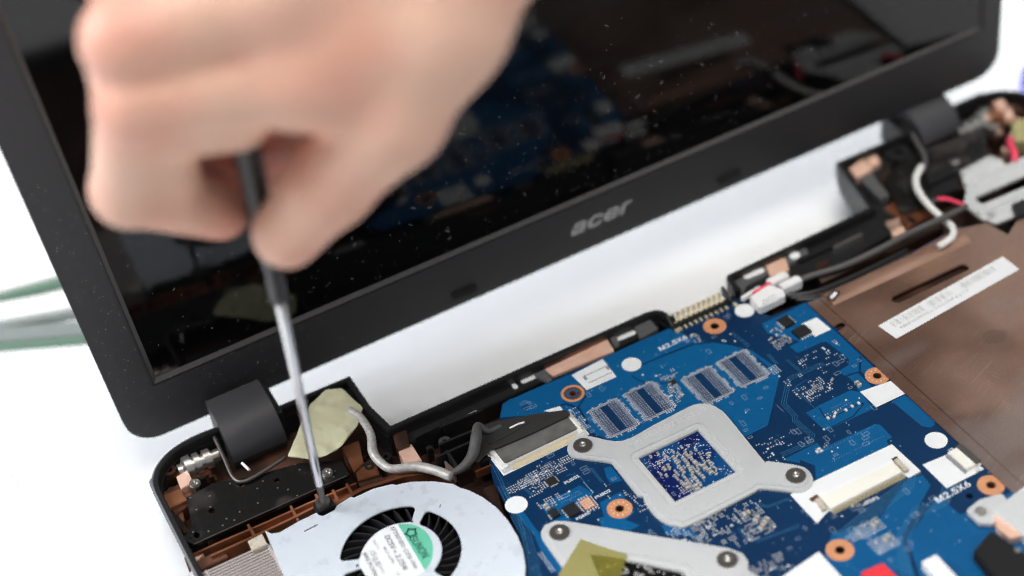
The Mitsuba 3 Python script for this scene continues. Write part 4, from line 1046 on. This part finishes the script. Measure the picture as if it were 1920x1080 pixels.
# ------------------------------------------------------------------ cables and tape
obj('grey_cable', tube([(*(-119.8,84), 3.2), (*(-118,78.3), 3.2), (*(-118.1,69.7), 2.8), (*(-120.6,62.4), 2.0), (*(-120.5,57.2), 1.2), (*(-118.3,51.9), 1.0), (*(-111.1,48), 1.2), (*(-106.6,42.2), 2.0), (*(-103.2,36.4), 2.0)], [1.45, 1.4, 1.45, 1.7, 1.55, 1.5, 1.75, 1.7, 1.7], 14, 10), 'cable_grey', smooth=True)
tag('grey_cable', 'shielded silver grey cable curving from the yellow tape to the fan', 'cable')
obj('black_cable', tube([(*(-103.7,38.2), 1.4), (*(-97.9,38.1), 2.2), (*(-93,40.2), 3.6), (*(-89,44.8), 5.6), (*(-86.2,49), 5.8), (*(-83.6,47.1), 3.4), (*(-78.3,47.7), 2.2)], [1.1, 1.5, 1.9, 2.0, 1.4, 1.0, .9], 12, 10), 'cable_dark', smooth=True)
tag('black_cable', 'short black cable rising beside the display connector', 'cable')
rib = [(-83.7,51.4),(-77.9,50.5),(-66.4,46.5),(-56.5,42.3),(-55.4,39),(-70.6,38.8),(-82.8,39.2),(-87,39.7),(-93.2,36.7),(-93.8,40.7)]
obj('black_ribbon', [ex(rp(rib, .8), 2.0, 2.35), ex(rp([(-86.2,48.5),(-77,48.3),(-67.9,43.8),(-77,42.3),(-85.5,41.9)], .6), 2.35, 2.6)], 'ribbon_black')
obj('black_ribbon__glint', ex(LineString([(-76.2,44.9),(-73.1,45),(-71.2,44.6)]).buffer(.35), 2.6, 2.75), 'white_plastic')
tag('black_ribbon', 'black taped ribbon entering the display connector', 'ribbon cable')
# crumpled piece of tape standing over the cable
tq = np.array([(-146.7,76.5),(-130.4,93.5),(-123,96.5),(-118.1,94.2),(-115.1,83.1),(-120.4,75.7),(-128.9,69.1),(-135.4,68.1),(-141.3,70.5)])
poly = rp([tuple(c) for c in tq], .6)
g = np.arange(-1, 41)
x0, y0, x1, y1 = poly.bounds
gx, gy = np.meshgrid(np.linspace(x0, x1, 42), np.linspace(y0, y1, 42))
flat = trimesh.Trimesh(*trimesh.creation.triangulate_polygon(poly, engine='earcut'), process=False) if False else None
from scipy.spatial import Delaunay
pin_ = np.array([(a, b_) for a, b_ in zip(gx.ravel(), gy.ravel()) if poly.buffer(-.4).contains(Point(a, b_))] + [poly.exterior.interpolate(t, normalized=True).coords[0] for t in np.linspace(0, 1, 120, endpoint=False)])
tri = Delaunay(pin_).simplices
tri = np.array([t for t in tri if poly.buffer(.05).contains(Point(pin_[t].mean(0)))])
cx_, cy_ = poly.centroid.x, poly.centroid.y
zz = 4.2 + (meshkit.fbm(np.c_[pin_ * .16, np.zeros(len(pin_))], 4, 3) - .5) * 2.4 + .06 * (pin_[:, 1] - cy_) - .006 * (pin_[:, 0] - cx_) ** 2
V3 = np.vstack([np.c_[pin_, zz], np.c_[pin_, zz - .15]])
F3 = np.vstack([tri, tri[:, ::-1] + len(pin_)])
cr = np.cross(V3[F3[:, 1]] - V3[F3[:, 0]], V3[F3[:, 2]] - V3[F3[:, 0]])[:, 2]
if (cr[:len(tri)] > 0).mean() < .5: F3 = F3[:, ::-1]
obj('tape_strip', tm(V3, F3), 'tape_yellow', smooth=30)
tag('tape_strip', 'crumpled pale yellow tape behind the screwdriver shaft', 'tape')

# right hand cables
obj('long_dark_cable', tube([(*(47,53.3), 1.0), (*(53.6,52.6), 1.4), (*(66,49.9), 2), (*(79.7,48.9), 3), (*(94.4,49.1), 4), (*(108.6,48.3), 5), (*(118.8,48.5), 5), (*(122.5,49.4), 4.6)], [1.2, 1.25, 1.3, 1.3, 1.3, 1.25, 1.2, 1.0], 12, 8), 'cable_dark', smooth=True)
tag('long_dark_cable', 'long dark grey cable running along the rear of the tray to the silver bracket', 'cable')
for i, (o, r) in enumerate(((0, 1.2), (7, 1.0), (14, 1.1))):
    obj('flat_black_cable', tube([(*(40.5,50.8), -.5 - i * .3), (*(51.4,46.1), -.6 - i * .5), (*(72.6,45.8), -1.2 - i * .4), (*(93.3,47.4), -2 - i * .3)], r, 10, 8), 'black', smooth=True,
        xf=trimesh.transformations.translation_matrix([i * 1.2, i * -1.9, 0]))
for i, nm in enumerate(('flat_black_cable', 'flat_black_cable_001', 'flat_black_cable_002')):
    tag(nm, ('thin black cable of the bundle behind the copper shield, farthest from the shield', 'middle of the three thin black cables behind the copper shield', 'thin black cable of the bundle lying nearest the copper shield')[i], 'cable', 'black cables behind the shield')
obj('white_cable', tube([(*(125.9,80.1), 3), (*(119.1,74.9), 4), (*(115.1,69.4), 4), (*(112.7,62.2), 4), (*(112.2,55.2), 3), (*(112.7,50), 2), (*(112,44.2), 2), (*(106.4,38.2), 4.0), (*(99.6,37), 3.8)], 1.35, 12, 8), 'cable_white', smooth=True)
tag('white_cable', 'white cable looping under the dark cable near the right hinge', 'cable')
obj('antenna_wire', tube([(*(134.6,96.8), 5), (*(131.8,89.8), 5), (*(130.2,84), 4), (*(127.3,79.9), 3), (*(123.7,77.4), 2.4)], .95, 10, 8), 'cable_dark', smooth=True)
tag('antenna_wire', 'thin grey wire coming out of the right hinge', 'wire')
for i, o in enumerate((0, 1.3)):
    obj('red_wire', tube([(*(117.1,60.2), 3.4 - o * .3), (*(119.7,57.4), 4), (*(121,52.9), 4.6), (*(122.5,49.4), 4.6)], .62, 10, 8), 'red_wire', smooth=True, xf=trimesh.transformations.translation_matrix([0, o - .6, 0]))
tag('red_wire', 'upper of two short red wires at the end of the dark cable', 'wire')
tag('red_wire_001', 'lower of two short red wires at the end of the dark cable', 'wire')
obj('pink_wire', tube([(*(164.1,73.8), 3), (*(160.6,68.5), 3.6), (*(158.8,64.6), 3.4), (*(156.8,62.5), 2)], 1.5, 12, 6), 'red_wire', smooth=True)
tag('pink_wire', 'short thick pink red wire above the silver bracket', 'wire')
obj('black_sleeve', tube([(*(115.2,68.4), 2.2), (*(114.3,60.9), 3.2), (*(116.2,58.8), 3.6)], 1.9, 12, 6), 'black', smooth=True)
tag('black_sleeve', 'black sleeve where the white and red wires meet', 'cable sleeve')
# plugs
p = (32.9,50.9)
obj('white_plug', [bev(rp([(p[0] - 6, p[1] - 4.6), (p[0] + 5.4, p[1] - 4.2), (p[0] + 6.6, p[1] - 1), (p[0] + 4.2, p[1] + 4.4), (p[0] - 5.6, p[1] + 2.6)], .7), .6, 4.0, .5)], 'white_plastic')
obj('white_plug__red_stripe', bx(p[0] + 1.2, p[1] + 4.6, 1.4, 8.4, 1.2, 2.2, 8), 'red_wire')
obj('white_plug__clear_stripe', bx(p[0] - 3.0, p[1] + 5.4, 1.2, 9, 1.4, 1.6, 8), 'white_plastic')
obj('white_plug__printed_word', text('J2CC', 1.9, p[0] - 4.2, p[1] - 4.0, 4.0, 6), 'ink_grey')
tag('white_plug', 'white plug with a red stripe beside a round sticker on the rear edge', 'plug')
p = (44.5,52.2)
for i, (dx, dy, z) in enumerate(((0, 0, 1.2), (-2.2, 5.0, .8))):
    kk = obj('small_white_plug', bev(rp([(p[0] + dx - 4.4, p[1] + dy - 2), (p[0] + dx + 4.2, p[1] + dy - 1.7), (p[0] + dx + 4.2, p[1] + dy + 2), (p[0] + dx - 4.4, p[1] + dy + 1.7)], .7), z - 1.4, z + 2.4, .5), 'white_plastic')
    tag(kk, ('small white plug at the end of the dark cable, nearer the board', 'small white plug behind its twin, beside the copper pad')[i], 'plug')

# bar code label on the shield
bl = Polygon([(57.2,17.1),(116.7,21.7),(116.7,12.8),(58.3,8.2)])
obj('barcode_label', ex(bl, 1.22, 1.34), 'sticker')
tag('barcode_label', 'long white label with a faint bar code on the copper shield', 'label')
a_, b_ = np.array((58.6,13.6)), np.array((115.3,17.7))
u_ = (b_ - a_) / np.linalg.norm(b_ - a_); v_ = np.array([-u_[1], u_[0]])
bars, s_ = [], 3.2
bw = random.Random(5)
while s_ < 52:
    w_ = bw.choice((.18, .25, .4, .55))
    if not (17 < s_ < 19.5 or 31 < s_ < 35):
        c_ = a_ + u_ * s_ + v_ * 1.0
        bars.append(bx(c_[0], c_[1], 1.34, w_, 3.0, .03, math.degrees(math.atan2(u_[1], u_[0]))))
    s_ += w_ + bw.choice((.2, .3, .5, .8))
obj('barcode_label__bar_code', bars, 'ink_pale', kind='stuff')
t0_ = a_ + u_ * 4 - v_ * 2.6
obj('barcode_label__printed_word', text('NB8609004 55105F6677', 1.1, t0_[0], t0_[1], 1.34, math.degrees(math.atan2(u_[1], u_[0])), .03, sx=1.7), 'ink_grey')

# ------------------------------------------------------------------ things along the lower right edge
db = Polygon([(31.7,-69),(37,-67.7),(59.3,-66.1),(44,-90.6),(34.9,-80.8),(27.9,-80)])
obj('drive_frame', [bev(Polygon([(32.1,-72.9),(58.1,-68.6),(51.6,-96),(27.2,-109.4),(33.7,-86.9)]), -.5, 4.2, .4)], 'silver_bright')
tag('drive_frame', 'pale metal frame with a screw tab in the lower right corner', 'metal frame')
obj('drive_frame__tab', bev(rp([(26.7,-67.3),(32.8,-66),(40.8,-67.8),(39.2,-73.4),(29.9,-76.2),(26.7,-73.6)], 1.2), .8, 2.4, .3), 'silver')
screw('drive_frame__screw', *(29.8,-70.4), 2.3, 1.8)
obj('drive_frame__copper_clip', bev(rp([(32.4,-73.1),(35.8,-73.6),(33.9,-78.8),(33.4,-84.9),(30.1,-84),(29.6,-78.5)], .5), .4, 3.2, .4), 'copper_foil')
obj('black_socket', [bev(Polygon([(17.1,-82.5),(26.5,-79.1),(31.1,-103.9),(23.6,-112.3),(14.3,-102.6)]), .2, 4.6, .5)], 'black_matt')
obj('black_socket__pin', disc(*(27.7,-89.7), .9, 4.6, 5.0), 'steel')
tag('black_socket', 'black plastic socket beside the metal frame in the lower right corner', 'socket')
obj('violet_cable', tube([(*(22.9,-95.4), 3), (*(27.8,-95), 3), (*(34.5,-94.4), 3)], 1.6, 10, 4), 'violet', smooth=True)
tag('violet_cable', 'violet cable end at the lower right corner', 'cable')
obj('red_jumper', bev(rp([(-16.2,-70.8),(-8.4,-71.4),(-8.1,-78.9),(-17.9,-79.9)], .5), .2, 4.6, .5), 'red')
tag('red_jumper', 'bright red plastic block at the bottom edge of the board', 'plastic block')
obj('white_slot_connector', bev(rp([(1.9,-76.6),(7.6,-76.8),(6.9,-95.9),(1,-95.8)], .6), .2, 3.4, .4), 'white_plastic')
tag('white_slot_connector', 'white slot connector right of the red block', 'connector')

# ------------------------------------------------------------------ clutter on the table behind
def slab(px0, px1, w, h, m1, m2, key):
    d_ = np.array(px1) - np.array(px0); L = np.linalg.norm(d_); a = math.degrees(math.atan2(d_[1], d_[0]))
    c = (np.array(px0) + np.array(px1)) / 2
    kk = obj(key, bev(rot2(sbox(c[0] - L / 2, c[1] - w / 2, c[0] + L / 2, c[1] + w / 2), a, tuple(c)), -22, -22 + h, .5), m1)
    obj(kk + '__edge', bx(c[0], c[1] - w / 2 - 1.8, -22, L, 3.6, h * .7, a), m2)
    return kk


k1 = slab((-235.1,264.8), (-177.9,253.8), 14, 5, 'white_plastic', 'green', 'plastic_strip')
k2_ = slab((-238.4,250.3), (-178.2,229.1), 12, 4, 'white_plastic', 'green_grey', 'plastic_strip')
k3 = slab((-240.5,240.8), (-181.8,209.8), 9, 3, 'green_grey', 'green', 'plastic_strip')
for kk, l in ((k1, 'white strip with a green edge lying farthest behind the laptop'), (k2_, 'middle white strip with a grey green edge behind the laptop'), (k3, 'grey green strip nearest the laptop corner on the table')):
    tag(kk, l, 'plastic strip')
obj('blue_cap', lathe([(0, 6), (8, 6), (9, 5), (9, .01)], (*(221.1,121.7), -22), (0, 0, 1), 24), 'violet', smooth=40)
tag('blue_cap', 'blue violet cap on the table at the right edge of the photo', 'cap')
hair = [(*(-236.5,154.1), -21.8), (*(-233.1,149.9), -21.7), (*(-232,144.1), -21.7), (*(-234.3,140.6), -21.8)]
obj('stray_hair', tube(hair, .07, 5, 8), 'black')
tag('stray_hair', 'single curved hair on the white table at the left edge', 'hair')

# ------------------------------------------------------------------ screwdriver
labels['screwdriver'] = {'label': 'thin screwdriver with a chrome shaft and black handle held in the fist', 'category': 'screwdriver'}
TIP = np.array([-145.0, 47.7, 2.4]); AX = np.array([.0062, -.1287, .9917]); AX /= np.linalg.norm(AX)
obj('screwdriver__tip', lathe([(0, .5), (1, .75), (4, 1.0), (9, 1.15), (12.5, 1.25), (12.6, 0.01)], TIP, AX, 20), 'dark_steel', smooth=40)
obj('screwdriver__shaft', lathe([(12.5, 1.3), (13, 1.45), (30, 1.5), (60, 1.55), (104, 1.65)], TIP, AX, 32), 'chrome', smooth=50)
obj('screwdriver__collar', lathe([(101, .01), (101, 2.1), (102.5, 2.5), (111, 2.6), (112, 2.3), (118, 2.3), (118, .01)], TIP, AX, 28), 'handle', smooth=40)
obj('screwdriver__handle', lathe([(116, .01), (116, 2.4), (122, 2.8), (132, 3.4), (160, 4.0), (188, 4.2), (196, 4.0), (199, 3.0), (200, .01)], TIP, AX, 10), 'handle')

# ------------------------------------------------------------------ the hand
def cone_sdf(P, a, b, ra, rb):
    a, b = np.array(a, float), np.array(b, float)
    ab = b - a; L2 = ab @ ab
    t = np.clip(((P - a) @ ab) / L2, 0, 1)
    return np.linalg.norm(P - a - t[..., None] * ab, axis=-1) - (ra + (rb - ra) * t)


def smin(a, b, k):
    h = np.clip(.5 + .5 * (b - a) / k, 0, 1)
    return b * (1 - h) + a * h - k * h * (1 - h)


IDX = [((-129.7,9.5,188.5), 12.3), ((-168.3,19.9,190.2), 10.6), ((-175.7,32.3,158.7), 9.4), ((-153,38.8,137.4), 8.4)]
MID = [((-128.6,14,209.3), 12.6), ((-166.3,22.9,205.2), 10.8), ((-165.8,56.1,155), 9.6), ((-142.7,57.4,132.9), 8.6)]
RNG = [((-126.5,29,223.5), 12.2), ((-158.7,43.7,212.6), 10.4), ((-153,79.2,158.1), 9.2), ((-134.4,77.3,136.6), 8.2)]
LIT = [((-122.2,48.5,234.2), 11.0), ((-146.2,66.1,217.8), 9.0), ((-137.6,100.3,164.7), 8.0), ((-127.3,95.8,144.4), 7.2)]
THB = [((-94.5,2.5,193.6), 15.0), ((-111.8,1.9,172.8), 14.0), ((-128.3,12.3,152.1), 11.4), ((-141.1,18.9,136.5), 9.5)]
WR = (-77.5,13.3,216.1); WR2 = (-77,35.1,227.6); ARM = (-20.4,32.6,275)


def hand_parts(P):
    out = smin(cone_sdf(P, (-164.4,23.8,179.2), (-165.8,34,154.2), 8.5, 9.4), cone_sdf(P, (-160.7,20.9,180.8), (-146.6,18.5,178.3), 9.6, 9.6), 4)
    out = smin(out, cone_sdf(P, (-134.7,59.8,142.1), (-111.2,38.4,148), 10, 11), 3)
    out = smin(out, cone_sdf(P, (-133.9,62.8,133.4), (-125.8,52.1,128.5), 9, 9), 3)
    for F in (IDX, MID, RNG, LIT):
        f = None
        for (a, ra), (b, rb) in zip(F[:-1], F[1:]):
            c = cone_sdf(P, a, b, ra, rb)
            f = c if f is None else smin(f, c, 3.0)
        out = f if out is None else smin(out, f, 2.2)
    palm = None
    for (a, ra), e, re in ((IDX[0], WR, 20), (MID[0], WR, 21), (RNG[0], WR2, 20), (LIT[0], WR2, 19)):
        c = cone_sdf(P, a, e, ra, re)
        palm = c if palm is None else smin(palm, c, 9.0)
    mid = [np.array(x[0]) for x in (IDX[0], MID[0], RNG[0], LIT[0])]
    for a, b in zip(mid[:-1], mid[1:]):
        palm = smin(palm, cone_sdf(P, a, b, 12.0, 12.0), 5.0)
    palm = smin(palm, cone_sdf(P, WR, ARM, 26, 36), 14)
    palm = smin(palm, cone_sdf(P, WR2, np.array(ARM) + [0, 20, 15], 24, 36), 14)
    th = None
    for (a, ra), (b, rb) in zip(THB[:-1], THB[1:]):
        c = cone_sdf(P, a, b, ra, rb)
        th = c if th is None else smin(th, c, 4.0)
    th = smin(th, cone_sdf(P, THB[0][0], WR, 17, 24), 10)
    web = cone_sdf(P, (-109.8,3.2,178.2), (-119.2,7.3,181.5), 14, 12)
    web = smin(web, cone_sdf(P, (-99.1,0.6,192.6), (-119,8.2,191.9), 16, 14.5), 8)
    palm = smin(palm, web, 8)
    return out, palm, th


def surface_nets(F, o, h):
    """A mesh of F = 0 on a regular grid."""
    n = np.array(F.shape)
    s = F < 0
    c = np.zeros(n - 1, int)
    for i, j, k_ in np.ndindex(2, 2, 2):
        c += s[i:n[0] - 1 + i, j:n[1] - 1 + j, k_:n[2] - 1 + k_]
    act = (c > 0) & (c < 8)
    idx = -np.ones(act.shape, int); idx[act] = np.arange(act.sum())
    cells = np.argwhere(act)
    acc, cnt = np.zeros((len(cells), 3)), np.zeros(len(cells))
    corners = list(np.ndindex(2, 2, 2))
    for a in corners:
        for ax in range(3):
            if a[ax]: continue
            b = tuple(v + (i == ax) for i, v in enumerate(a))
            fa = F[tuple((cells + a).T)]; fb = F[tuple((cells + b).T)]
            m = (fa < 0) != (fb < 0)
            t = fa[m] / (fa[m] - fb[m])
            p = np.tile(np.array(a, float), (m.sum(), 1)); p[:, ax] += t
            acc[m] += p; cnt[m] += 1
    V = o + h * (cells + acc / cnt[:, None])
    Q = []
    for ax in range(3):
        u, w = [(1, 2), (2, 0), (0, 1)][ax]
        sl0 = [slice(None)] * 3; sl1 = [slice(None)] * 3
        sl0[ax] = slice(0, -1); sl1[ax] = slice(1, None)
        x = np.argwhere(s[tuple(sl0)] != s[tuple(sl1)])
        x = x[(x[:, u] > 0) & (x[:, w] > 0) & (x[:, u] < n[u] - 1) & (x[:, w] < n[w] - 1)]
        neg = s[tuple(x.T)]
        q = []
        for du, dw in ((1, 1), (0, 1), (0, 0), (1, 0)):
            y = x.copy(); y[:, u] -= du; y[:, w] -= dw
            q.append(idx[tuple(y.T)])
        q = np.array(q).T
        q[~neg] = q[~neg][:, ::-1]
        Q.append(q)
    Q = np.vstack(Q)
    return V, np.vstack([Q[:, [0, 1, 2]], Q[:, [0, 2, 3]]])


H = 1.5
allp = np.array([x[0] for F in (IDX, MID, RNG, LIT, THB) for x in F] + [WR, WR2])
lo, hi = allp.min(0) - 26, allp.max(0) + [60, 32, 40]
ax_ = [np.arange(lo[i], hi[i], H) for i in range(3)]
Pg = np.stack(np.meshgrid(*ax_, indexing='ij'), -1).astype(np.float32)
fg, pm, th = hand_parts(Pg)
near = smin(smin(fg, pm, 6.0), th, 3.0)
V, Fh = surface_nets(near, lo, H)
hm = tm(V, Fh)
trimesh.smoothing.filter_taubin(hm, lamb=.5, nu=.53, iterations=12)
V = np.array(hm.vertices)
# soft creases over the finger joints, and skin that is redder over the knuckles and fingertips
kn = [(IDX[1][0], 13), (IDX[2][0], 11), (THB[2][0], 13), (MID[1][0], 13), (IDX[3][0], 11), (THB[3][0], 12), (IDX[0][0], 16)]
red = np.zeros(len(V))
for c, r in kn:
    red = np.maximum(red, np.clip(1.25 - np.linalg.norm(V - np.array(c), axis=1) / (r * 1.5), 0, 1))
nv = meshkit.fbm(V * .06, 3, 2)
for c, e in ((THB[2][0], THB[3][0]), (IDX[1][0], IDX[2][0]), (IDX[2][0], IDX[3][0])):
    d_ = np.array(e) - np.array(c); d_ /= np.linalg.norm(d_)
    t_ = (V - np.array(c)) @ d_
    wgt = np.exp(-(t_ / 4.0) ** 2) * (np.linalg.norm(V - np.array(c), axis=1) < 20)
    V = V + hm.vertex_normals * (np.sin(t_ * 3.2 + nv * 4) * .22 * wgt)[:, None]
hm = tm(V, Fh)
base, redc = np.array([.65, .40, .295]), np.array([.63, .275, .20])
k_ = np.clip(.6 * red + 1.1 * (nv - .5), 0, 1)[:, None]
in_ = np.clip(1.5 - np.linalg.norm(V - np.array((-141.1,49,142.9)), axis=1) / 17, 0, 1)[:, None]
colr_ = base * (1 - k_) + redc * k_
colr_ = colr_ * (1 - in_) + np.array([.42, .125, .08]) * in_            # redder palm skin, darkened to paint in the shade and glow inside the grip
labels['person'] = {'label': 'bare right hand gripping the screwdriver in a fist with the thumb pointing down', 'category': 'person'}
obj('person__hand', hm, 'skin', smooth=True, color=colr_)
